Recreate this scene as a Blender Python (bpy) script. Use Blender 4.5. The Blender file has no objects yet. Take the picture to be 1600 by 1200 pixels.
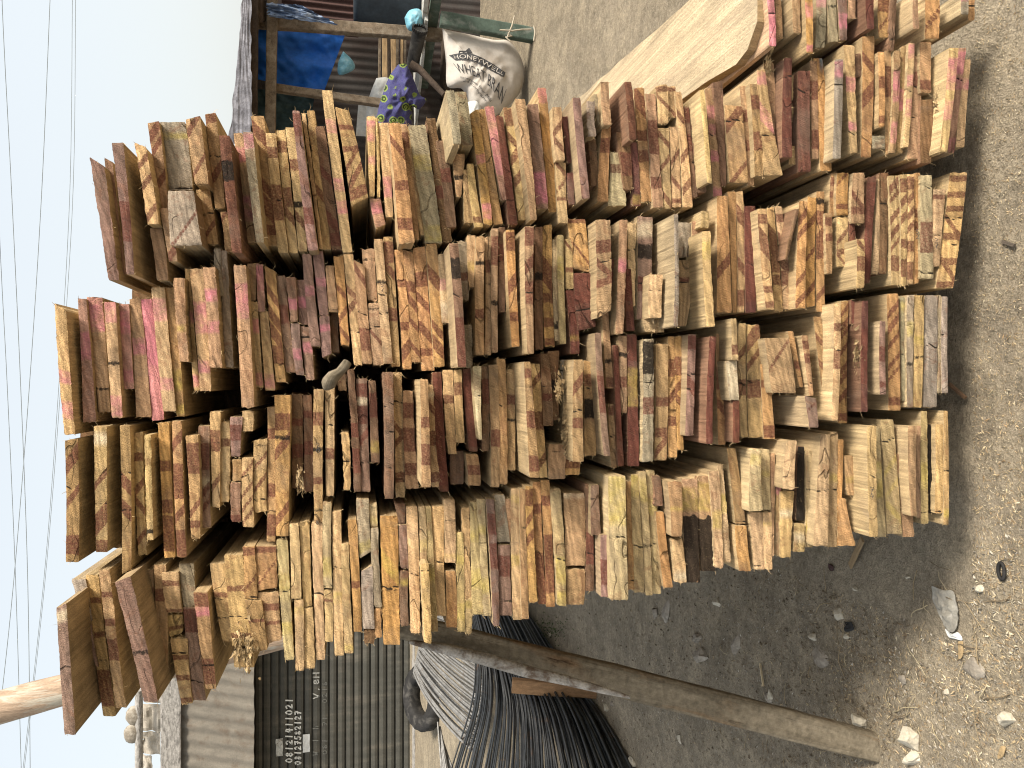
import bpy, math, random, re
from mathutils import Vector, noise
R = math.radians
random.seed(11)
sc = bpy.context.scene
COL = sc.collection

# ---------------------------------------------------------------- camera
PITCH, CAMH, FPX = R(13.24), 1.45, 1155.0
SP, CP = math.sin(PITCH), math.cos(PITCH)
FWD = Vector((0, CP, -SP)); IMR = Vector((0, -SP, -CP)); IMU = Vector((1, 0, 0))
CAM = Vector((0, 0, CAMH))
cd = bpy.data.cameras.new('camera'); cam = bpy.data.objects.new('camera', cd); COL.objects.link(cam)
from mathutils import Matrix
m3 = Matrix((IMR, IMU, -FWD)).transposed()
cam.matrix_world = Matrix.Translation(CAM) @ m3.to_4x4()     # the phone was held sideways: up is picture left
cd.sensor_width = 36; cd.lens = 36 * FPX / 1600; cd.clip_start = 0.05; cd.clip_end = 500
sc.camera = cam
# ---------------------------------------------------------------- sky and sun
SUN_EL, SUN_AZ = 44.0, 121.0        # azimuth clockwise from +Y
w = bpy.data.worlds.new('World'); sc.world = w; w.use_nodes = True
nt = w.node_tree; nt.nodes.clear()
out = nt.nodes.new('ShaderNodeOutputWorld')
sky = nt.nodes.new('ShaderNodeTexSky'); sky.sky_type = 'NISHITA'; sky.sun_disc = False
sky.sun_elevation = R(SUN_EL); sky.sun_rotation = R(SUN_AZ); sky.air_density = 1.5; sky.dust_density = 6.0; sky.ozone_density = 1.0
b1 = nt.nodes.new('ShaderNodeBackground'); b1.inputs['Strength'].default_value = 0.055
b2 = nt.nodes.new('ShaderNodeBackground'); b2.inputs['Color'].default_value = (0.84, 0.865, 0.865, 1); b2.inputs['Strength'].default_value = 0.52
ad = nt.nodes.new('ShaderNodeAddShader')
nt.links.new(sky.outputs[0], b1.inputs['Color'])
nt.links.new(b1.outputs[0], ad.inputs[0]); nt.links.new(b2.outputs[0], ad.inputs[1]); nt.links.new(ad.outputs[0], out.inputs['Surface'])
sl = bpy.data.lights.new('sun', 'SUN'); sl.energy = 4.1; sl.angle = R(16); sl.color = (1.0, 0.93, 0.82)
so = bpy.data.objects.new('sun', sl); COL.objects.link(so)
sd = Vector((math.sin(R(SUN_AZ)) * math.cos(R(SUN_EL)), math.cos(R(SUN_AZ)) * math.cos(R(SUN_EL)), math.sin(R(SUN_EL))))
so.rotation_euler = sd.to_track_quat('Z', 'Y').to_euler(); so.location = sd * 20
sc.view_settings.view_transform = 'Standard'; sc.view_settings.look = 'None'
sc.view_settings.exposure = 0.64; sc.view_settings.gamma = 1
sc.view_settings.use_curve_mapping = False
sc.cycles.filter_width = 1.1

# ---------------------------------------------------------------- helpers
def ray(px, py):
    return FWD + IMR * ((px - 800) / FPX) + IMU * ((600 - py) / FPX)
def atY(px, py, Y):
    r = ray(px, py); return CAM + r * (Y / r.y)
def atZ(px, py, z):
    r = ray(px, py); return CAM + r * ((z - CAMH) / r.z)
def ground_h(x, y):
    h = 0.04 * max(0.0, y - 4.0)
    h += 0.012 * noise.noise(Vector((x * 1.3, y * 1.3, 3.1))) + 0.006 * noise.noise(Vector((x * 5, y * 5, 9.2)))
    return h
def on_ground(px, py):
    r = ray(px, py); z = 0.0
    for _ in range(12):
        p = CAM + r * ((z - CAMH) / r.z); z = ground_h(p.x, p.y)
    return CAM + r * ((z - CAMH) / r.z)

def tag(o, label=None, cat=None, group=None, kind=None):
    if label: o['label'] = label
    if cat: o['category'] = cat
    if group: o['group'] = group
    if kind: o['kind'] = kind
    return o
def empty(name, loc, label, cat, group=None):
    o = bpy.data.objects.new(name, None); COL.objects.link(o); o.location = loc; o.empty_display_size = 0.1
    return tag(o, label, cat, group)

WLOC = {}
class MB:
    """collects vertices and faces of one mesh object"""
    def __init__(s):
        s.v = []; s.f = []; s.sm = []; s.uv = []; s.tint = []; s.paint = []
    def add(s, vs, fs, smooth=False, uvs=None, tint=(1, 1, 1, 0), paint=(0, 0, 0, 0), tints=None, paints=None):
        b = len(s.v); s.v += [Vector(v) for v in vs]
        s.f += [tuple(i + b for i in f) for f in fs]; s.sm += [smooth] * len(fs)
        s.uv += uvs if uvs else [(v[0], v[1]) for v in vs]
        s.tint += tints if tints else [tint] * len(vs)
        s.paint += paints if paints else [paint] * len(vs)
    def box(s, c, ax, ay, az, taper=1.0, **k):
        """c = centre of box; ax, ay, az half-axis vectors"""
        vs = []
        for z in (-1, 1):
            for y in (-1, 1):
                for x in (-1, 1):
                    t = taper if z > 0 else 1
                    vs.append(c + ax * x * t + ay * y * t + az * z)
        s.add(vs, [(0, 2, 3, 1), (4, 5, 7, 6), (0, 1, 5, 4), (2, 6, 7, 3), (0, 4, 6, 2), (1, 3, 7, 5)], **k)
    def beam(s, p0, p1, wd, hd, side=Vector((1, 0, 0)), seg=8, rough=0.0, seed=0, **k):
        d = (p1 - p0); L = d.length; d.normalize()
        a = (side - d * side.dot(d)).normalized(); c = d.cross(a)
        vs = []; fs = []; uvs = []
        prof = [(-1, -.85), (-.85, -1), (.85, -1), (1, -.85), (1, .85), (.85, 1), (-.85, 1), (-1, .85)]
        n = len(prof)
        for i in range(seg + 1):
            p = p0 + d * (L * i / seg)
            for j, (x, y) in enumerate(prof):
                r = 1 + rough * noise.noise(Vector((i * .7 + seed * 7.1, j * 1.7, seed)))
                vs.append(p + a * (x * wd / 2 * r) + c * (y * hd / 2 * r)); uvs.append((j * .05 + seed, L * i / seg))
        for i in range(seg):
            for j in range(n):
                fs.append((i * n + j, i * n + (j + 1) % n, (i + 1) * n + (j + 1) % n, (i + 1) * n + j))
        fs.append(tuple(range(n))[::-1]); fs.append(tuple(seg * n + j for j in range(n)))
        s.add(vs, fs, uvs=uvs, **k)
    def tube(s, pts, rad, n=8, cap=True, **k):
        vs = []; fs = []; m = len(pts); uvs = []
        rads = rad if isinstance(rad, (list, tuple)) else [rad] * m
        up = Vector((0.13, 0.21, 0.97)); ln = 0
        for i, p in enumerate(pts):
            t = (pts[min(i + 1, m - 1)] - pts[max(i - 1, 0)]).normalized()
            a = t.cross(up)
            if a.length < .05: a = t.cross(Vector((1, 0, 0)))
            a.normalize(); b = t.cross(a)
            if i: ln += (p - pts[i - 1]).length
            for j in range(n):
                q = 2 * math.pi * j / n
                vs.append(p + (a * math.cos(q) + b * math.sin(q)) * rads[i]); uvs.append((j / n * rads[i] * 6, ln))
        for i in range(m - 1):
            for j in range(n):
                fs.append((i * n + j, i * n + (j + 1) % n, (i + 1) * n + (j + 1) % n, (i + 1) * n + j))
        s.add(vs, fs, smooth=True, uvs=uvs, **k)
        if cap:
            s.add([vs[j] for j in range(n)], [tuple(range(n))[::-1]], **k)
            s.add([vs[(m - 1) * n + j] for j in range(n)], [tuple(range(n))], **k)
    def build(s, name, mat, parent=None, loc=None):
        me = bpy.data.meshes.new(name)
        loc = loc if loc is not None else Vector((0, 0, 0))
        me.from_pydata([v - loc for v in s.v], [], s.f)
        me.polygons.foreach_set('use_smooth', s.sm)
        ul = me.uv_layers.new(name='UVMap')
        li = [0] * len(me.loops); me.loops.foreach_get('vertex_index', li)
        flat = []
        for i in li: flat += s.uv[i]
        ul.data.foreach_set('uv', flat)
        for nm, src in (('tint', s.tint), ('paint', s.paint)):
            at = me.color_attributes.new(nm, 'FLOAT_COLOR', 'POINT')
            fl = []
            for c in src: fl += c
            at.data.foreach_set('color', fl)
        me.materials.append(mat); me.update()
        o = bpy.data.objects.new(name, me); COL.objects.link(o)
        if parent:
            o.parent = parent; o.location = loc - WLOC.get(parent.as_pointer(), parent.location)
            WLOC[o.as_pointer()] = loc.copy()
        else:
            o.location = loc
        return o

# ---------------------------------------------------------------- materials
class NT:
    def __init__(s, name):
        s.m = bpy.data.materials.new(name); s.m.use_nodes = True; s.t = s.m.node_tree; s.t.nodes.clear()
        s.out = s.n('ShaderNodeOutputMaterial'); s.b = s.n('ShaderNodeBsdfPrincipled')
        s.l(s.b.outputs[0], s.out.inputs[0])
    def n(s, t, **k):
        x = s.t.nodes.new(t)
        for a, v in k.items(): setattr(x, a, v)
        return x
    def l(s, a, b): s.t.links.new(a, b)
    def put(s, v, inp):
        if hasattr(v, 'is_linked') or hasattr(v, 'links'): s.l(v, inp)
        else: inp.default_value = v
    def noise(s, vec, scale, detail=4, rough=.55, dist=0):
        x = s.n('ShaderNodeTexNoise'); x.inputs['Scale'].default_value = scale; x.inputs['Detail'].default_value = detail
        x.inputs['Roughness'].default_value = rough; x.inputs['Distortion'].default_value = dist
        if vec is not None: s.l(vec, x.inputs['Vector'])
        return x.outputs[0]
    def wave(s, vec, scale, dist=4, detail=3, dscale=1.0, dirn='X', prof='SIN'):
        x = s.n('ShaderNodeTexWave'); x.bands_direction = dirn; x.wave_profile = prof
        for a, v in (('Scale', scale), ('Distortion', dist), ('Detail', detail), ('Detail Scale', dscale)): x.inputs[a].default_value = v
        s.l(vec, x.inputs['Vector']); return x.outputs['Fac']
    def math(s, op, a, b=0.0, c=0.0, clamp=False):
        x = s.n('ShaderNodeMath', operation=op); x.use_clamp = clamp
        s.put(a, x.inputs[0]); s.put(b, x.inputs[1]); s.put(c, x.inputs[2]); return x.outputs[0]
    def rng(s, v, a, b, c=0.0, d=1.0):
        x = s.n('ShaderNodeMapRange'); s.put(v, x.inputs[0])
        for i, q in enumerate((a, b, c, d)): x.inputs[i + 1].default_value = q
        return x.outputs[0]
    def mix(s, f, a, b, mode='MIX'):
        x = s.n('ShaderNodeMix', data_type='RGBA', blend_type=mode)
        s.put(f, x.inputs[0])
        for v, i in ((a, 6), (b, 7)):
            if isinstance(v, tuple): x.inputs[i].default_value = v if len(v) == 4 else v + (1,)
            else: s.l(v, x.inputs[i])
        return x.outputs[2]
    def scale(s, col, f):
        x = s.n('ShaderNodeVectorMath', operation='SCALE'); s.l(col, x.inputs[0]); s.put(f, x.inputs['Scale']); return x.outputs[0]
    def mapping(s, vec, sc=(1, 1, 1), rot=(0, 0, 0)):
        x = s.n('ShaderNodeMapping'); x.inputs['Scale'].default_value = sc; x.inputs['Rotation'].default_value = rot
        s.l(vec, x.inputs['Vector']); return x.outputs[0]
    def attr(s, name):
        return s.n('ShaderNodeAttribute', attribute_name=name)
    def tc(s, w='Object'): return s.n('ShaderNodeTexCoord').outputs[w]
    def pos(s): return s.n('ShaderNodeNewGeometry').outputs['Position']
    def bump(s, h, strength, dist):
        x = s.n('ShaderNodeBump'); x.inputs['Strength'].default_value = strength; x.inputs['Distance'].default_value = dist
        s.l(h, x.inputs['Height']); s.l(x.outputs[0], s.b.inputs['Normal'])
    def fin(s, col, rough=.85, spec=.25, metal=0.0):
        if isinstance(col, tuple): s.b.inputs['Base Color'].default_value = col + (1,)
        else: s.l(col, s.b.inputs['Base Color'])
        s.put(rough, s.b.inputs['Roughness']); s.b.inputs['Specular IOR Level'].default_value = spec; s.b.inputs['Metallic'].default_value = metal
        return s.m

def mat_board():
    t = NT('sawn_timber'); uv = t.tc('UV'); ti = t.attr('tint'); pa = t.attr('paint'); col = ti.outputs['Color']; isend = ti.outputs['Alpha']
    # slow tone variation, streaks and grain
    n1 = t.noise(uv, 14, 5, .6); n2 = t.noise(t.mapping(uv, (60, 9, 1)), 1.0, 5, .65); n3 = t.noise(uv, 420, 3, .6)
    side = t.noise(t.mapping(uv, (160, 3.0, 1)), 1.0, 4, .6)
    saw = t.noise(t.mapping(t.mapping(uv, (1, 1, 1), (0, 0, R(62))), (420, 22, 1)), 1.0, 3, .6, .4)
    ring = t.wave(t.mapping(uv, (1, .35, 1), (0, 0, R(25))), 26, 9.0, 3, .9)
    f = t.math('MULTIPLY', t.rng(n1, .3, .7, .74, 1.25), t.rng(n2, .3, .7, .80, 1.20))
    f = t.math('MULTIPLY', f, t.rng(n3, .3, .7, .66, 1.32))
    fs = t.math('MULTIPLY', t.rng(saw, .3, .7, .80, 1.18), t.rng(ring, 0, 1, .78, 1.13))
    fe = t.n('ShaderNodeMix'); t.l(isend, fe.inputs[0]); t.l(t.rng(side, .3, .7, .75, 1.2), fe.inputs[2]); t.l(fs, fe.inputs[3])
    f = t.math('MULTIPLY', f, fe.outputs[0])
    c = t.scale(col, f)
    # weathered grey and reddish heartwood patches
    g = t.rng(t.noise(uv, 8, 4, .6, .6), .53, .68); c = t.mix(t.math('MULTIPLY', g, .35), c, (.20, .15, .11))
    h = t.rng(t.noise(t.mapping(uv, (1, 1, 1), (0, 0, R(50))), 17, 5, .7, 1.2), .56, .62); c = t.mix(t.math('MULTIPLY', t.math('MULTIPLY', h, .36), isend), c, (.19, .08, .042))
    # brushed paint and stains carried by the 'paint' marks
    pn = t.math('MULTIPLY', t.math('SUBTRACT', t.noise(uv, 120, 5, .75), .5), .95)
    sep = t.n('ShaderNodeSeparateColor'); t.l(pa.outputs['Color'], sep.inputs[0])
    wear = t.rng(t.noise(uv, 230, 4, .7), .3, .60, .42, 1.0)
    cloud = t.rng(t.noise(uv, 38, 5, .7), .28, .66)
    for chan, pc, amt, lo, hi in ((sep.outputs[1], (.52, .165, .215), .76, .22, .72), (sep.outputs[2], (.50, .385, .085), .58, .20, .85), (sep.outputs[0], (.130, .046, .032), .93, .40, .56), (pa.outputs['Alpha'], (.022, .017, .013), .95, .42, .58)):
        mk = t.rng(t.math('ADD', chan, pn), lo, hi)
        mk = t.math('MULTIPLY', t.math('MULTIPLY', mk, t.rng(chan, .0, .25)), cloud if lo < .3 else (wear if hi == .56 else 1.0))
        rgb = t.n('ShaderNodeRGB'); rgb.outputs[0].default_value = pc + (1,)
        c = t.mix(t.math('MULTIPLY', mk, amt), c, t.scale(rgb.outputs[0], t.math('POWER', f, .8)))
    # hairline checks
    cr = t.math('ABSOLUTE', t.math('SUBTRACT', t.noise(t.mapping(uv, (7, 3.2, 1), (0, 0, R(33))), 1.0, 3, .45, .25), .5))
    ck = t.math('MULTIPLY', t.rng(cr, .0015, .0042, 1, 0), t.math('MULTIPLY', isend, t.rng(t.noise(uv, 9, 2), .48, .6)))
    c = t.mix(t.math('MULTIPLY', ck, .5), c, (.02, .012, .008))
    # dusty pale fibres
    fb = t.rng(t.noise(t.mapping(uv, (1, 1, 1), (0, 0, R(-38))), 300, 2, .5, 2), .66, .75)
    c = t.mix(t.math('MULTIPLY', fb, .40), c, (.62, .48, .28))
    hgt = t.math('ADD', t.math('MULTIPLY', n3, .5), t.math('ADD', t.math('MULTIPLY', t.math('MULTIPLY', saw, isend), .8), t.math('MULTIPLY', n2, .8)))
    hgt = t.math('SUBTRACT', hgt, t.math('MULTIPLY', ck, 1.5))
    t.bump(hgt, .8, .004)
    return t.fin(c, .9, .12)

def mat_simple(name, col, var=.25, scale=12, rough=.85, spec=.2, metal=0.0, bump=.3, bd=.004, col2=None, f2=(.5, .65), stretch=(1, 1, 1)):
    t = NT(name); p = t.mapping(t.tc('Object'), stretch)
    n = t.noise(p, scale, 6, .62); n2 = t.noise(p, scale * 7, 3, .6)
    base = t.n('ShaderNodeRGB'); base.outputs[0].default_value = col + (1,)
    c = t.scale(base.outputs[0], t.math('MULTIPLY', t.rng(n, .3, .7, 1 - var, 1 + var), t.rng(n2, .3, .7, 1 - var * .6, 1 + var * .6)))
    if col2: c = t.mix(t.rng(t.noise(p, scale * .6, 6, .65, .5), f2[0], f2[1]), c, col2)
    t.bump(t.math('ADD', n, t.math('MULTIPLY', n2, .4)), bump, bd)
    return t.fin(c, rough, spec, metal)

def mat_ground():
    t = NT('dusty_earth'); p = t.pos()
    a = t.noise(p, 1.1, 6, .6); b = t.noise(p, 9, 6, .65); c3 = t.noise(p, 55, 5, .7); d = t.noise(p, 240, 3, .65)
    c = t.mix(t.rng(a, .35, .65), (.265, .225, .165), (.195, .165, .122))
    c = t.mix(t.math('MULTIPLY', t.rng(b, .42, .68), .7), c, (.345, .29, .205))
    c = t.scale(c, t.math('MULTIPLY', t.rng(c3, .3, .7, .72, 1.25), t.rng(d, .3, .7, .66, 1.34)))
    c = t.mix(t.math('MULTIPLY', t.rng(d, .66, .74), .55), c, (.50, .42, .28))      # sawdust grains
    c = t.mix(t.math('MULTIPLY', t.rng(t.noise(p, 130, 2), .68, .74), .7), c, (.07, .058, .045))
    c = t.mix(t.math('MULTIPLY', t.rng(t.noise(p, 22, 5, .7), .52, .66), .45), c, (.13, .105, .075))
    c = t.scale(c, t.rng(t.noise(p, 3.5, 5, .7, 1.0), .3, .7, .80, 1.18))
    t.bump(t.math('ADD', t.math('MULTIPLY', b, 1.2), t.math('ADD', c3, t.math('MULTIPLY', d, .5))), .9, .012)
    return t.fin(c, .95, .1)

def mat_rust_sheet(name, base, rust, amt=(.45, .62)):
    t = NT(name); p = t.tc('Object')
    n = t.noise(p, 2.2, 6, .65, .6); s = t.noise(t.mapping(p, (9, 9, 1.0)), 1, 5, .6); f = t.noise(p, 70, 4, .6)
    c = t.mix(t.rng(t.math('ADD', t.math('MULTIPLY', n, .6), t.math('MULTIPLY', s, .4)), amt[0], amt[1]), base, rust)
    c = t.scale(c, t.math('MULTIPLY', t.rng(f, .3, .7, .8, 1.2), t.rng(s, .3, .7, .78, 1.2)))
    t.bump(n, .2, .01)
    return t.fin(c, .7, .3)

def mat_cloth_print():
    t = NT('printed_cotton'); uv = t.tc('UV')
    st = t.wave(t.mapping(uv, (1, 1, 1), (0, 0, R(70))), 60, 2.5, 3, 1.2)
    c = t.mix(t.rng(st, .62, .85), (.022, .023, .085), (.13, .13, .26))
    c = t.mix(t.rng(t.noise(uv, 45, 3), .56, .62), c, (.05, .045, .15))
    v = t.n('ShaderNodeTexVoronoi'); v.inputs['Scale'].default_value = 13.5; v.inputs['Randomness'].default_value = .55; t.l(uv, v.inputs['Vector'])
    dd = t.math('ADD', v.outputs['Distance'], t.math('MULTIPLY', t.math('SUBTRACT', t.noise(uv, 60, 3), .5), .22))
    c = t.mix(t.rng(dd, .40, .36), c, (.17, .22, .055))
    c = t.mix(t.rng(dd, .29, .26), c, (.02, .035, .015))
    c = t.mix(t.rng(dd, .19, .15), c, (.17, .21, .05))
    c = t.mix(t.rng(dd, .08, .05), c, (.02, .03, .02))
    t.bump(t.noise(uv, 14, 4), .35, .01)
    return t.fin(c, .9, .1)

def mat_log():
    t = NT('weathered_slab'); uv = t.tc('UV'); p = t.tc('Object')
    s = t.noise(t.mapping(uv, (26, 2.2, 1)), 1, 6, .65); f = t.noise(p, 60, 5, .65); b = t.noise(t.mapping(uv, (9, 3.0, 1)), 1, 5, .6, .5)
    c = t.mix(t.rng(s, .35, .68), (.125, .103, .072), (.255, .215, .155))
    c = t.mix(t.math('MULTIPLY', t.rng(b, .55, .66), .6), c, (.20, .115, .055))
    c = t.mix(t.rng(t.noise(t.mapping(uv, (14, 2.5, 1)), 1.3, 5, .7), .60, .68), c, (.050, .030, .018))
    c = t.scale(c, t.rng(f, .3, .7, .65, 1.3))
    t.bump(t.math('ADD', s, t.math('MULTIPLY', f, .6)), .9, .008)
    return t.fin(c, .92, .1)

M = {}
M['board'] = mat_board()
M['ground'] = mat_ground()
M['log'] = mat_log()
M['bark'] = mat_simple('pale_bark', (.36, .33, .29), .4, 22, .95, .1, bump=.9, bd=.01, col2=(.16, .12, .09), f2=(.5, .6))
M['pole'] = mat_simple('peeled_pole', (.37, .275, .20), .3, 9, .85, .15, bump=.5, bd=.006, col2=(.46, .43, .36), f2=(.5, .6), stretch=(6, 6, 1))
M['oldwood'] = mat_simple('grey_old_timber', (.16, .125, .09), .4, 14, .9, .1, bump=.5, col2=(.25, .21, .16), f2=(.5, .68), stretch=(2, 2, 2))
M['darkwood'] = mat_simple('dark_timber', (.060, .045, .035), .4, 14, .9, .1)
M['green'] = mat_simple('faded_green_paint', (.075, .105, .085), .25, 11, .75, .2, col2=(.17, .19, .165), f2=(.52, .66))
M['greypaint'] = mat_simple('worn_pale_paint', (.45, .45, .42), .25, 16, .8, .2, col2=(.24, .22, .19), f2=(.55, .62))
M['tarp'] = mat_simple('blue_tarpaulin', (.012, .105, .44), .22, 5, .6, .25, bump=.25, bd=.01)
M['bluefilm'] = mat_simple('blue_grey_plastic', (.14, .20, .32), .4, 14, .45, .4, col2=(.34, .39, .47), f2=(.52, .64))
M['teal'] = mat_simple('dim_teal_sheet', (.045, .085, .10), .3, 6, .7, .2)
M['bag'] = mat_simple('sky_blue_plastic_bag', (.16, .38, .48), .25, 16, .4, .4, bump=.4, col2=(.32, .52, .60), f2=(.52, .66))
M['silver'] = mat_simple('silver_grey_film', (.15, .15, .17), .35, 16, .75, .2, bump=.5, bd=.01, col2=(.25, .25, .28), f2=(.5, .62))
M['white'] = mat_simple('dull_white_plastic', (.52, .53, .52), .15, 9, .7, .2)
M['barrel'] = mat_simple('dark_blue_plastic', (.035, .047, .06), .3, 6, .55, .3)
M['rubber'] = mat_simple('black_rubber', (.020, .019, .018), .35, 12, .75, .25, col2=(.075, .07, .062), f2=(.5, .66))
M['iron'] = mat_rust_sheet('dark_roofing_iron', (.052, .046, .043), (.040, .024, .020))
M['rediron'] = mat_rust_sheet('rusted_red_iron', (.075, .040, .036), (.042, .025, .023))
M['awning'] = mat_rust_sheet('grey_roofing_sheet', (.135, .120, .097), (.070, .048, .031), (.50, .66))
M['shutter'] = mat_rust_sheet('dark_shutter_steel', (.064, .062, .052), (.105, .094, .074), (.50, .68))
M['fascia'] = mat_simple('mottled_grey_board', (.30, .285, .265), .5, 16, .9, .1, bump=.6, stretch=(1, 1, 3), col2=(.15, .14, .13), f2=(.55, .64))
M['concrete'] = mat_simple('pale_rubble', (.40, .365, .31), .25, 9, .9, .1, col2=(.27, .23, .19), f2=(.55, .66))
M['chalk'] = mat_simple('white_paint_marks', (.70, .70, .66), .12, 30, .9, .1)
M['faint'] = mat_simple('faded_paint_marks', (.165, .165, .15), .2, 30, .9, .1)
M['steel'] = mat_simple('black_steel_bar', (.036, .037, .037), .35, 20, .5, .45, metal=.25, col2=(.085, .055, .036), f2=(.60, .70))
M['greysteel'] = mat_simple('grey_steel_bar', (.20, .195, .185), .3, 16, .5, .45, metal=.25, col2=(.24, .14, .075), f2=(.60, .70))
M['redwood'] = mat_simple('red_brown_stake', (.25, .15, .08), .3, 12, .85, .15, stretch=(5, 5, 1))
M['stone'] = mat_simple('grey_stone', (.235, .205, .165), .3, 18, .9, .15, bump=.7, bd=.004, col2=(.36, .33, .28), f2=(.5, .64))
M['palestone'] = mat_simple('pale_stone', (.43, .39, .31), .25, 18, .9, .15, bump=.7, bd=.004, col2=(.55, .50, .42), f2=(.5, .64))
M['sack'] = mat_simple('woven_white_sack', (.50, .465, .42), .10, 5, .8, .15, bump=.35, bd=.006, col2=(.40, .345, .285), f2=(.5, .68))
M['ink'] = mat_simple('faded_black_ink', (.075, .075, .078), .35, 60, .9, .1)
M['cloth'] = mat_cloth_print()
M['wire'] = mat_simple('grey_cable', (.27, .31, .34), .1, 3, .6, .2)
M['string'] = mat_simple('pale_twine', (.42, .37, .29), .2, 30, .9, .1)
M['film'] = mat_simple('grey_polythene', (.24, .225, .19), .25, 24, .45, .4, bump=.8, bd=.004, col2=(.36, .34, .30), f2=(.52, .62))
M['leaf'] = mat_simple('dry_leaf', (.33, .24, .13), .3, 20, .8, .15)
M['weed'] = mat_simple('small_weed', (.055, .075, .030), .35, 20, .8, .15)

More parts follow.
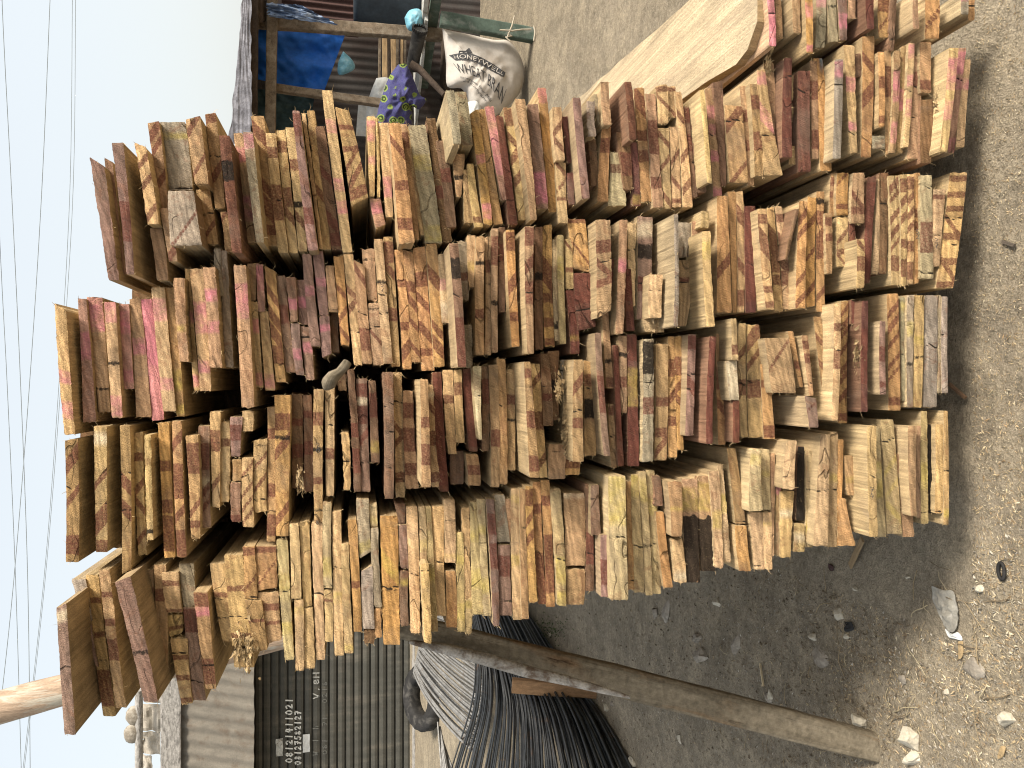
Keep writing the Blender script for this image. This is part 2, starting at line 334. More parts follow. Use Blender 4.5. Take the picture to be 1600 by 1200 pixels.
DATA = r'''
@A 120 170 4.444
m 88 190 335 222 295 1190 t60 R40
m 192 250 340 305 345 1150 t30
m 242 322 235 345 400 1150 R85 r60-30
t 398 478 235 488 570 800 t30 r20/ r46/ r85/10 R60
b 505 592 830 555 635 1190 R30
b 490 572 100 570 635 690 t-15 r10/14 r28/ r68/12 R20
b 575 650 690 640 700 1060 r85/20 R40
g 578 752 92 628 806 565 c97 y20-10
g 630 812 570 650 870 950 r70/8 R60
b 755 858 75 820 916 520 t-25 r8/14 r72/ R40
b 825 922 560 880 985 940 r75/12 c45
b 890 965 40 960 1030 690 t-15 r5-10 r62/12 c45
b 995 1052 715 1028 1095 995 r5/14
r 985 1062 185 1080 1150 1000 R60 k30-20
t 1088 1152 168 1165 1240 930 p20-14 p62-10 p74-12
g 1152 1222 160 1245 1300 930 p8-14 R40
b 1210 1300 50 1320 1398 950 r14\12 r55\10 r66\8 r76\8 r88-8
t 1310 1382 170 1400 1470 1000 r16- r58-30 c55
t 1382 1447 145 1475 1538 1000 r14- r55-16 r70\
t 1447 1512 130 1540 1600 990 r30- k62-8 r75\8
@A 470 130 4.444
m -60 -8 190 50 120 1160 r10-16 r75-12 R20
t 5 32 210 130 155 1150
t 40 95 190 157 212 1155 r60\8
d 100 168 300 215 286 1155 r40\8 r78\12 r92-10
t 145 217 50 290 360 1175 p22-8 p58-8 p72-8 L12
b 238 335 165 350 468 850 t25 r20-5 r43-6 r53/6 r72/9 r90-12 b-60
t 455 517 230 475 512 785 p18-26 p55-10
t 515 537 240 530 552 790
p 480 555 800 520 590 1005 p35-40 b-25
t 535 606 275 590 642 930 p68-22
o 608 690 275 680 790 1110 r20\8 r52-8 r84-10 L25
b 690 735 285 785 825 1085 r14-14
t 718 750 300 830 865 1055
g 745 866 290 865 985 1110 y32-13 y92-14 L8
d 870 935 240 985 1050 1100 r60-10
d 936 1010 400 1012 1080 1000 r40-16
g 1005 1065 50 1058 1115 420 L72
g 1070 1148 60 1122 1196 430 L14
b 1045 1140 490 1080 1112 790 k55-20
b 1120 1162 600 1135 1200 970
t 1152 1200 560 1205 1267 1000 r88-9
o 1175 1235 210 1270 1332 980 p42-8 p88-14 t-25
o 1236 1281 180 1340 1405 980
p 1277 1338 160 1390 1447 810 p8-16 p48-50
r 1355 1402 225 1447 1505 980 r50-50
t 1405 1472 170 1510 1592 950 r8-16 r30\8 r42/ r62/9
b 1485 1558 110 1595 1640 950 L35
@A 820 110 4.444
m 15 90 235 80 165 960 p80-30 L20
o 86 146 120 165 228 985 p6-12
t 190 256 255 215 280 625 r40/14 r70\14 L24
t 213 285 640 235 300 1060 r10\10 r38/8 r60-6
r 256 312 320 296 325 640
r 292 350 710 302 346 930 L8
m 330 386 190 396 452 890 L60
g 430 486 215 442 496 460 L35
d 435 490 470 460 505 800
g 476 542 165 512 560 380 L10
b 525 582 80 546 605 380 L35
o 536 600 390 506 580 910 r25-20
r 690 740 80 726 776 480 L80
d 632 722 430 690 750 830 r55-40
w 592 660 570 576 706 940 r30-16
r 726 780 500 750 806 940 y90-14
o 756 826 125 806 882 910 r8\10 r18\8 r42-9 r60-10 t-5
b 840 906 165 890 962 950 r38-30 r78-10
t 905 987 110 926 996 370 r10-14 r42\14 t-15
t 922 1002 400 960 1020 960 r14\8 r44/8 r88\10
t 986 1046 110 1001 1050 330 r10-12 r80\16
t 1003 1060 390 1020 1086 950 r38/8 r70\8 r92-6
t 1041 1086 150 1100 1166 950 r22\7 r55/7 r82/8
d 1092 1140 250 1140 1200 880 r10-16 r40-18 c60
d 1156 1222 370 1200 1262 850 c25 r60-25
t 1212 1246 135 1266 1300 780 L80
b 1250 1302 125 1310 1372 880 p22-12 p38-10 p62-10 p95-8 c42
d 1302 1370 80 1365 1402 800 L6
b 1386 1510 240 1420 1552 780 r15/16 r88/8 t10 c20
b 1490 1562 110 1550 1592 800 r30-12 r60-10
@A 1160 50 4.444
b 50 105 360 86 146 1000 r20-16 r62-20 L20
t 100 156 262 150 279 995 p8-12 p45\18 c63 L20
b 146 216 215 240 271 870
r 288 345 180 276 346 870 r60-40 L65 c18
t 342 386 300 352 392 735 r40/8 L6
b 322 386 790 322 386 920
r 386 470 270 388 476 970 L40 c20
b 465 521 200 482 531 880 r30-20 r80-20
o 492 556 182 541 621 965 u8/12
g 640 700 190 626 682 880 p10-16 c25 L70
t 706 776 95 746 799 840 p36-14 p75-8 c82 L40
d 786 846 150 782 842 310
o 832 916 30 822 892 870 r22\8 r45/8 r52/6
o 940 986 140 946 988 660 r40-16 r90-10 L34
g 896 986 720 901 991 810 L4
b 988 1031 130 991 1031 850 r30-30
b 1050 1100 130 1020 1062 840 p35-30 p80-20 L16
b 1100 1152 100 1064 1112 840 p50-20
t 1154 1197 75 1112 1152 800 p8-14 p36-10 p62-16 c45
b 1176 1232 170 1142 1238 880 r22-14 c30 c60
b 1232 1312 70 1236 1312 420 r85-20
d 1238 1330 470 1236 1312 910 L10
t 1436 1502 110 1368 1422 830 p25-30 p60-18 L110
p 1502 1556 110 1426 1471 840 p14-22 p34-10 p92-12 c30
t 1538 1586 190 1482 1540 800 p28-12
@B 70 430 4.444
t 66 150 195 135 210 1105 t55 p55-10 p81-14 R75
p 228 286 165 266 356 1020 p38-22 R20
b 290 400 150 376 456 950 p15-30 k80-5
t 410 490 185 466 541 990 p8-20 p90-18 k53-6 R30
p 512 585 200 551 620 790 p22-26 p85-14 R10
b 586 665 165 636 741 985 p40-14
P 662 742 165 746 831 1005 p25-60
t 740 832 85 821 911 945 p18-18 p78-10 R14
b 832 895 85 916 970 980 y72-16 y95-8 R10
b 892 970 20 937 1000 600 y60-8 R40
t 972 1010 -45 1036 1076 800 p40-10 p92-10
t 1006 1096 -45 1076 1157 805 p40-26 p80-10 R20
b 1096 1182 -58 1146 1230 640 p28-12 p60-12 R30
g 1172 1222 -185 1201 1246 145
g 1196 1236 150 1236 1266 640
g 1217 1266 -170 1251 1312 640 R10
b 1310 1396 -70 1366 1456 920 p25-24 R20
b 1405 1466 -80 1421 1466 175
t 1416 1476 185 1461 1517 780 p28-16 p90-14
p 1466 1512 -80 1481 1532 250 p30-50
t 1490 1550 250 1531 1600 800 p88-18
@B 420 370 4.444
o -30 46 200 50 120 1010 r24\9 r44\12 r60\14 r76-16 c97 t40
m 50 113 270 120 187 940 r40-20
m 115 186 280 151 201 590 p60-24
m 150 215 600 191 246 960 p60-20
m 186 246 300 211 276 610 p50-24
m 216 286 620 256 316 990 p40-20 c20
m 232 296 120 291 361 760 p40-10
m 303 376 100 351 416 545 p48-12
m 350 421 550 371 436 840 p30-16 b-30
b 394 450 200 416 481 520 k95-10
d 426 482 525 440 490 800 P-3
o 450 516 140 501 561 750 t-10 r40\8 r66/8 r88\8
t 518 586 115 591 651 890 r36\7 r46/8 c70
b 590 666 160 651 721 880 r12\10 r76-22 c50 t40
b 645 736 85 691 756 445 k20-10 c98
b 690 771 460 726 796 890 r55\8 k10-8 c40
t 731 791 15 796 861 880 k35-6 c44 c60
b 795 860 0 851 913 900 r12-16 r26\8 r60-10
o 868 931 90 931 991 920 r28-6 r64-7 r84/12
o 931 1001 90 986 1056 870 r32-10 r45\10 r65\6 r88\6 t20
o 1001 1086 80 1061 1151 930 r26-12 r44\8 r68\9 r85-6 t-15
o 1086 1166 50 1146 1221 900 r28\14 r70\8 r84\12
t 1176 1231 120 1201 1257 600 p44-16 w80-20
m 1250 1316 45 1312 1371 905 k20-20 c42 r80-40 L60
g 1312 1381 30 1336 1391 440 r60-14
g 1356 1411 610 1366 1416 910 L8
t 1376 1436 -10 1391 1431 350 y60-20
b 1440 1500 0 1436 1496 820 r65-8 k22-6 L16
b 1501 1545 0 1498 1545 820 r25-10 k40-4
@B 770 330 4.444
b -10 40 120 -5 36 980 r18-24 k60-6
d 42 86 110 42 86 700 r30-20 c40
o 88 151 130 131 186 940 r10-16 r46/12 r74-8 L25
b 166 200 500 191 241 980 r20-10 r78/10
b 221 286 105 241 286 990 r8-14 r30/10 r52-18 L60 c52
d 296 346 110 296 351 960 k40-10 c60
o 346 411 100 361 431 940 r40\22 r60-8 r80-8 r96-6 L6
y 416 446 195 431 466 900 k85-10
y 446 491 165 466 511 920 y30-20
t 496 546 190 506 561 540 r14\8 r62-10
r 506 581 550 541 601 990 r25-60 y75-8
o 511 641 55 561 671 400 r3-10 r64\8 b20 c98
r 561 691 430 591 716 830 r24-60 b-30 c65
b 712 816 60 721 822 740 r28-14 r52\9 r66-8 c43 b-50 L62
r 821 871 330 826 877 700 r60-70 c20
b 880 936 60 851 906 850 p40-12 L50
t 935 999 80 956 991 660 c32
r 916 961 400 931 986 830 r30-44
m 1001 1111 40 1001 1086 750 w12-14 k34-18 r65-14 c66
t 1040 1190 740 1060 1192 840
t 1086 1181 440 1081 1171 740 c40 P3
g 1256 1286 20 1256 1286 800 L130 c55
g 1292 1381 80 1292 1391 320
b 1381 1451 70 1391 1451 330 r50-16
b 1292 1430 340 1282 1342 800 r30-8 c34
t 1446 1500 0 1441 1497 115 L60
t 1450 1511 140 1481 1541 800 y20-20 L110
@B 1120 270 4.444
o 0 73 160 0 104 970 r60/10 L40
o 75 131 130 111 137 970
t 131 182 130 141 191 970 r20\14 r62\10 r88-14
r 191 266 230 201 271 970 r45-90 c55
t 281 346 250 341 401 950 r10-10 r34\24 r80-7 r95-6 L65
t 346 396 240 401 461 960 r34\30 r55-16 r70-10
t 401 451 230 461 522 950 r12-8 r46\34 r70-14 b-10
d 546 573 250 471 491 600 P3
o 573 631 200 546 616 940 r14/8 r28/7 r72/6 r92/7 L55
o 631 691 170 621 681 930 r22/8 r52/5 r84/7
o 691 746 130 691 750 965 r22-12 r36/8 r46-20 r85/6 k8-8
b 751 801 280 761 801 700 r14-14 r40-12 L14
o 791 836 0 781 831 300 r20-20 r50-14
o 836 916 0 831 911 300 r12/10 r78-12 c99
t 831 911 305 831 911 650 r40/12 r70-12 r88\8
r 916 961 260 916 961 570 k70-10
b 946 1026 0 931 1026 350 r55\14 r75-14 L20
t 971 1026 460 966 1021 800 r12\14 r50-30 L110
r 1046 1111 30 1021 1066 770 r50-90 L16
t 1112 1126 40 1072 1122 700
d 1126 1191 0 1126 1176 700 c30 L10
t 1191 1271 20 1211 1276 780 r8/8 r18/5 r36/7 r50/7 r80-14 r62/5
t 1271 1321 10 1276 1312 785 r10-12 r24/8 r38/8 r62-8 r84-16
t 1321 1371 10 1316 1362 770 r8-12 r22/7 r36/7 r48/6 r66-10 r88-16
o 1371 1411 0 1361 1401 770 r36-8 r48-8
w 1411 1491 20 1411 1505 735 r60-30 c10 c95
@B 1340 240 5
t 592 690 280 562 642 880 r10-6 c60 L8
t 720 858 150 612 747 1050 r5-5 r19-5 r31-5 r47\6 r55-6 r77-6 r83\6 r97-5 c40 c62
@C 80 640 4.444
b 95 186 215 101 191 1060 r16/14 r46/7 c38 r86-16 R85 t-15
t 296 386 115 311 391 990 w10-10 r42/6 r68/7 r77/10 r95-9 c62 R50
b 402 476 720 421 491 960 r15-14 P-4
b 476 546 110 491 556 1140 r40\10 r58\10 c32 c58 R35 b-30
t 571 636 155 606 666 1010 r20-7 r44/7 r60\7 r85/6 R6
t 646 691 175 666 711 905 k92-8 R40
o 741 816 90 786 861 1030 r32-8 r62-10 r82-26 R14
o 838 906 80 876 941 1025 r14/8 r44-26 r68/7 r90-20 R28
b 933 1021 180 971 1036 895 r22-30 r70/7 r86-7 R20
m 1021 1101 115 1046 1111 820 r30-26 r64/8 r78/7 w55-8 R8
t 1101 1176 15 1121 1171 680 r30-22 r74/8 k32-4
t 1176 1241 85 1171 1236 640 r26-10
m 1241 1331 50 1251 1312 325 r40-40
b 1256 1321 350 1256 1316 495
m 1246 1316 505 1251 1316 780 r92-20
t 1326 1406 10 1331 1401 150
t 1326 1401 335 1331 1411 815 r17/7 r46/7 r66/7 r84/7 R12
t 1406 1501 210 1411 1496 710 r30/7 r60/8 c84 k8-6
b 1501 1556 -20 1496 1556 915 r20-8 r62-10 r88-16
@C 420 570 4.444
o 40 152 210 50 136 1190 r16-6 r22-6 k30-5 r36/9 r84/8 R8
d 156 231 200 161 236 860 r30-8 r60-14 P-3
d 236 296 210 241 306 880 r20-8 r55-14 P-3
b 311 381 170 316 376 1100 r22-10 k45-6 r68-5 k90-4
t 388 456 140 396 451 910 r62-10 c37
b 482 541 60 482 541 180 r40/14 P-4
d 541 591 30 591 641 880 r50-12 r75-20
t 500 556 470 521 566 870 c50
m 606 681 95 641 706 880 r10-12 r32-16 r52/8 w20-6 c75
d 691 741 110 711 771 680 r30-30 y80-14
d 791 861 50 806 866 930 c26 c48 c76 L16
t 861 921 50 881 946 920 r46\6 r54/6 r84-8 c24
b 931 1001 180 951 1041 860 r20-16 r50-24 r80-12
b 1051 1105 100 1061 1126 850 r40-10 r70-20 L50
t 1105 1161 140 1131 1186 850 r24\8 r52-14 r90-10 w10-6
r 1136 1196 50 1186 1251 880 r50-90 L8
t 1206 1281 35 1246 1306 620 r35-10
t 1286 1341 35 1301 1361 540 r26-18
r 1346 1411 30 1391 1451 600 r50-90 R8
d 1256 1351 600 1261 1351 830 P-3
w 1416 1477 10 1456 1481 520 c40 L20
d 1477 1521 10 1481 1531 600 r30-30
b 1366 1451 620 1381 1471 840 r50-30 k10-10
b 1526 1591 0 1541 1601 850 r60-14 L10
@C 770 510 4.444
b 25 86 225 46 101 1095 c37 L6
b 93 151 300 106 156 1000 r30-10 k50-6 L10
b 216 261 245 256 326 1050 r10-8 r50-14 r88-14 c22 L90
t 266 326 260 326 381 1050 r14/7 r50-16 r85/8
d 331 386 190 346 421 690 c45 r60-10
d 386 461 170 401 461 650 k50-20
b 561 626 230 556 631 940 r24/12 r62-10 c50 L75
g 471 560 230 480 540 420 c40 P-2
b 391 521 820 391 501 1060 k20-10
o 511 621 850 501 601 1030 r50-50
b 631 721 240 636 716 900 k50-24 r20-12 c30
m 706 751 45 771 816 900 r50-30 c52 L50
b 756 801 -110 791 841 430 r92-12 k65-10
b 801 851 540 821 861 980 r10-14 c50
r 836 871 130 871 911 970 r40-70 L14
b 871 931 65 891 931 600 k25-10 r60-14
r 931 996 55 936 1016 970 r10-20 r80-50 y40-30
g 1041 1116 90 1036 1111 940 k15-30 r54-14 c34 L30
b 1131 1216 120 1121 1206 930 r50-8 r76-8 r88/8
o 1216 1261 70 1216 1281 910 r26-14 r50/8 r70-8
o 1261 1311 70 1281 1326 860 r26-16 r44/8 r56\8
m 1356 1411 55 1336 1391 760 r8-14 r50\14 c54 c40 L45
r 1506 1551 70 1481 1526 815 r50-90 c37 L95
@C 1120 470 4.444
o -5 36 230 10 61 1000 r40-20 r65\10
t 101 136 125 106 151 410 r75-24 L95
w 61 141 420 91 156 690 k20-6 P3
r 111 156 690 111 156 985 r70/14 r30-14 L60
t 151 201 160 166 216 945 r25/7 r56-14 c52
t 206 296 165 221 331 950 r8/10 r14/8 r30/7 r57-16 c50
o 300 361 440 326 406 960 r26-10 r90-16
b 330 501 260 381 551 640 r30/8 P3
o 491 531 210 571 601 600 r60-14 k80-8 L24
b 586 631 240 641 671 660 r16-14 r38-16 c80 L50
m 611 691 660 641 706 880 L110 r30/10 t20
b 666 721 110 741 801 780 r25\8 r52\8
t 811 861 20 796 841 830 r48-16 r20-7 c39 L90
o 861 916 0 841 906 850 r8/5 r20/6 r28/4 r40/5 r56/5 r64/5 r78/6 r95-6
r 931 1001 0 931 961 160 r50-90
r 1006 1051 0 1000 1046 770 r50-50 L80
m 1131 1171 140 1131 1176 650 r45-20 r86-8 L70
o 1181 1261 -49 1191 1276 760 r14/6 r26/7 r40/5 r58/5 r68/4 r92-7 L26
g 1276 1321 -30 1286 1336 700 y10-10 k55-4
g 1321 1371 -40 1321 1361 740 y30-14 k26-3 k62-6
t 1371 1441 -40 1361 1421 740 y40-8 k55-5
g 1441 1531 -40 1431 1526 740 c46 L10
g 1531 1558 -40 1531 1556 640
g 1561 1603 -30 1561 1606 640 c40
@D 0 900 4
m 352 415 200 402 472 990 t-25 R160 w8-8
@D 80 840 4.444
g 140 238 290 215 286 580 r60-10
m 236 281 600 311 331 900
t 240 327 260 361 451 1240 r18-4 r42-4 k60-3 r80-26 R10
t 330 406 225 451 521 1180 r18-4 r38-5 r58-16 R55
m 440 551 310 642 742 1140 t-40 R110 k60-6
b 551 621 255 581 641 690 r25-7 r78-9 c70
b 626 711 225 651 731 800 r25-10 k20-5
b 711 796 190 736 811 890 r30-12 k60-4
t 766 886 240 801 911 520 r95-9 r28-14
t 801 911 535 821 911 690 r65-20 b-30
t 826 946 700 906 981 1160 c22 r29-7 r60-8 r94-8 b-10
g 886 991 180 921 1011 480
m 916 1011 485 986 1076 1130 r14-26 k60-4 c80
b 986 1086 380 1071 1146 1050 r8-14 r82-26 c75 p20-10 R20
t 1101 1206 180 1190 1300 720 r40-6 c45 k70-6
t 1201 1331 120 1271 1411 900 r30-5 r72-5 c55 k84-8
o 1331 1416 60 1341 1431 425 r10-16 c98 r70/8
b 1341 1461 435 1411 1501 800 r40-6 b-20
o 1416 1561 60 1431 1571 370 r8-14 r62/8 b-25
b 1431 1581 380 1471 1601 740 r30-14 r62-7 b-30
@D 420 780 4.444
y 51 131 280 111 176 1115 y35-14 y74-10 c43
t 141 206 170 156 226 690
t 176 241 700 186 246 1190 y15-10
t 211 281 160 241 301 745
t 241 306 755 251 319 1175 k70-4
t 295 371 165 331 391 1115 c52
y 376 436 20 381 441 615 y76-24 c98
t 381 441 630 391 446 990 r20-6
t 441 501 80 456 521 1085 y60-8 c40
t 501 556 310 526 586 1070 y95-6 c9
o 546 611 140 591 646 920 r58-6
g 606 696 0 631 711 410 y84-20 b-45
g 641 721 500 656 736 900 t-40
d 656 731 905 661 731 1000
y 691 751 30 706 756 190 y70-30
g 706 761 200 736 786 750
o 736 786 750 741 786 960
o 771 896 115 796 911 1010 c56 L8 y40\14 k58-3
d 871 946 30 901 946 170
m 906 966 180 916 971 480
d 911 971 500 916 971 880 y20-14
t 951 1031 50 986 1051 930 c54 L6
y 1036 1086 50 1046 1096 440 y70-20
t 1051 1111 445 1081 1131 1000 L14 c10
y 1086 1126 50 1116 1176 920 y55-10
t 1131 1216 50 1166 1231 810 c50 L12
t 1216 1291 0 1221 1296 440 y90-6
o 1226 1296 500 1231 1306 890
y 1296 1351 230 1311 1361 920 y28-10 y80-16
t 1341 1396 60 1351 1411 700
y 1356 1411 680 1361 1406 935 y20-20
y 1396 1441 20 1411 1491 800 y30-10 y68-18
y 1441 1501 0 1481 1546 810 y26-8 y74-14
m 1506 1566 0 1556 1601 880 r20-16 r45-20
@D 770 730 4.444
g 11 81 190 31 121 520 c98
m 36 121 540 51 136 1030 r30-30 c80
b 81 126 220 86 121 500
t 126 186 150 141 206 1060 y55-10 y8-6
b 186 226 150 201 251 1055 k30-4
o 226 276 130 251 311 940 r10-14 r28/7 r44/8
o 276 331 100 316 371 950 r22-8 r80-44
o 331 391 90 371 431 970 r16-8 r66-46
y 401 471 150 446 511 960 y70-24 y94-12 c60
b 491 636 180 501 641 685 w3-6
b 501 641 710 511 631 955
d 641 691 120 646 701 860 r60-30 c65
m 681 736 120 681 751 470 c28 L20
m 746 801 470 751 806 900 r60-40 L36
y 801 921 60 816 941 920 y20-40 c50 L65
o 926 961 100 941 1001 850 c90
y 956 1011 50 986 1061 870 y10-20 c60
y 1011 1061 30 1061 1111 890 k60-5 y15-20
y 1061 1121 20 1111 1171 880 y30-14 c60
d 1111 1161 60 1121 1181 270
o 1131 1186 310 1186 1251 835
b 1211 1311 100 1241 1311 480 y50-8 L50
t 1241 1316 500 1261 1346 800 w85-20 L14
b 1311 1421 80 1346 1441 800 y20-24 k68-64
b 1401 1501 60 1441 1546 720 y22-30 k73-58
t 1501 1571 30 1541 1601 700 y50-20
@D 1120 640 4.324
t 0 41 370 20 96 1030 y40-20
b 66 126 260 126 196 770 c98
o 121 201 785 151 231 1090
y 231 301 270 216 311 685 y16-18 L60
t 216 316 695 251 326 1080 c94 k80-5
y 296 356 270 306 366 675 y40-10
t 311 371 695 326 376 1080 y20-6
b 361 394 295 366 386 990
b 396 431 300 386 426 980 p30-20
t 476 541 215 441 526 535 L70
t 431 526 550 431 501 1000 w34-10
k 546 591 250 536 591 750 k50-120 P-1
y 521 591 770 516 591 960 w50-30
y 596 651 280 596 651 930 k40-4 y80-14
t 701 766 170 651 751 920 c50 L50
t 766 816 150 746 811 930 c50 y40-8
o 816 856 200 801 831 920
b 856 921 310 881 941 580 y60-16
o 821 871 600 821 938 920
y 936 971 400 971 1001 705 k60-6
t 1016 1081 110 1031 1086 860 c47 L110
y 1050 1101 120 1091 1146 860 y48-34
y 1106 1191 70 1151 1251 840 y40/6 y80\8 y60/5 c18
b 1206 1266 300 1256 1336 860 c30
b 1291 1351 110 1311 1351 720 L80
b 1351 1380 110 1351 1380 730
y 1381 1421 10 1381 1431 770 y58-24 k90-4
k 1421 1476 100 1431 1469 700 k50-120 P-1
t 1476 1531 100 1471 1526 700 c97
b 1531 1561 10 1531 1566 780 c53 y90-8
@E 1170 0 4.444
P 120 168 -60 142 190 320 p50-120 c40 L110
b 180 218 -60 192 236 270 k30-10
b 302 360 -60 310 361 230 L55
o 386 441 -60 401 446 370 p30-24 p92-10 L90
g 466 536 -60 461 526 330 p20-14 L10
g 541 601 -60 561 621 290 k30-10 L8
m 611 681 -60 631 681 280 p60-30
b 691 741 -60 691 741 130
r 811 871 -60 821 871 200 r40-70 L80
o 901 991 -60 901 971 260 r20-50 r70/10
d 986 1031 -60 966 1006 350 c80
b 1146 1176 -60 1141 1186 200 L95
o 1221 1321 -60 1221 1321 270 r52/8 r64/8 L30
g 1481 1531 -60 1471 1526 100 p30-20 L70
o 1531 1566 -60 1521 1566 140 c50
'''

# ---------------------------------------------------------------- the ground
def axis(lo, hi, step, far, grow=1.25):
    a = [lo + step * i for i in range(int(round((hi - lo) / step)) + 1)]
    s = step
    while a[-1] < far[1]: s *= grow; a.append(a[-1] + s)
    s = step
    while a[0] > far[0]: s *= grow; a.insert(0, a[0] - s)
    return a
xs = axis(-2.2, 1.6, .03, (-70, 70)); ys = axis(.75, 4.2, .03, (-12, 110))
g = MB(); nx = len(xs)
def fine_h(x, y):
    h = ground_h(x, y)
    if -3 < x < 2.4 and .3 < y < 6:
        h += .007 * noise.noise(Vector((x * 14, y * 14, 1))) + .005 * noise.noise(Vector((x * 38, y * 38, 5)))
    return h
g.add([Vector((x, y, fine_h(x, y))) for y in ys for x in xs],
      [(j * nx + i, j * nx + i + 1, (j + 1) * nx + i + 1, (j + 1) * nx + i) for j in range(len(ys) - 1) for i in range(nx - 1)], smooth=True)
tag(g.build('ground', M['ground']), kind='structure')

# ---------------------------------------------------------------- the stacked boards
FACE0 = Vector((0, 1.375, .08)); TILT = math.tan(R(7.3)); YAW = -.035     # the face leans back and its left side stands a little deeper
BD = Vector((.003, math.cos(R(1.6)), -math.sin(R(1.6))))                   # the way the boards run
def face_pt(px, py, off):
    """point of the leaning face, 'off' metres in front of it"""
    r = ray(px, py)
    # y = FACE0.y + TILT*(z-FACE0.z) + YAW*x - off
    num = FACE0.y + TILT * (CAM.z - FACE0.z) - off
    den = r.y - TILT * r.z - YAW * r.x
    return CAM + r * (num / den)
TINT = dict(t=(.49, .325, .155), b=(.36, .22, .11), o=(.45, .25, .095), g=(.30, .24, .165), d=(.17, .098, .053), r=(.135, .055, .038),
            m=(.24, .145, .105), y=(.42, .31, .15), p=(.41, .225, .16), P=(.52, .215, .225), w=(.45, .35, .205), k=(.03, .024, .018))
MARK = re.compile(r'^([rpykuwc])(\d+)([/\\-]?)(\d*)$')
def parse():
    rows = {}; view = None
    for ln in DATA.strip().splitlines():
        if ln[0] == '@':
            a = ln[1:].split(); view = (a[0], float(a[1]), float(a[2]), float(a[3])); continue
        a = ln.split(); c = a[0]; q = [float(x) for x in a[1:7]]; X, Y, S = view[1:]
        d = dict(row=view[0], c=c, marks=[], t=0, b=0, L=0, R=0, P=0)
        d['x0t'], d['x1t'], d['yt'] = X + q[0] / S, X + q[1] / S, Y + q[2] / S
        d['x0b'], d['x1b'], d['yb'] = X + q[3] / S, X + q[4] / S, Y + q[5] / S
        for tk in a[7:]:
            m = MARK.match(tk)
            if m: d['marks'].append((m[1], int(m[2]) / 100, {'/': -1, '\\': 1}.get(m[3], 0), (int(m[4]) if m[4] else 9) / 100))
            elif tk[0] in 'tb': d[tk[0]] = float(tk[1:]) / S
            elif tk[0] in 'LR': d[tk[0]] = float(tk[1:]) / S
            elif tk[0] == 'P': d['P'] = float(tk[1:]) / 100
        d['cx'] = (d['x0t'] + d['x1t'] + d['x0b'] + d['x1b']) / 4; d['cy'] = (d['yt'] + d['yb']) / 2
        d['th'] = ((d['x1t'] - d['x0t']) + (d['x1b'] - d['x0b'])) / 2; d['len'] = d['yb'] - d['yt']
        d['area'] = d['th'] * d['len']
        rows.setdefault(view[0], []).append(d)
    return rows

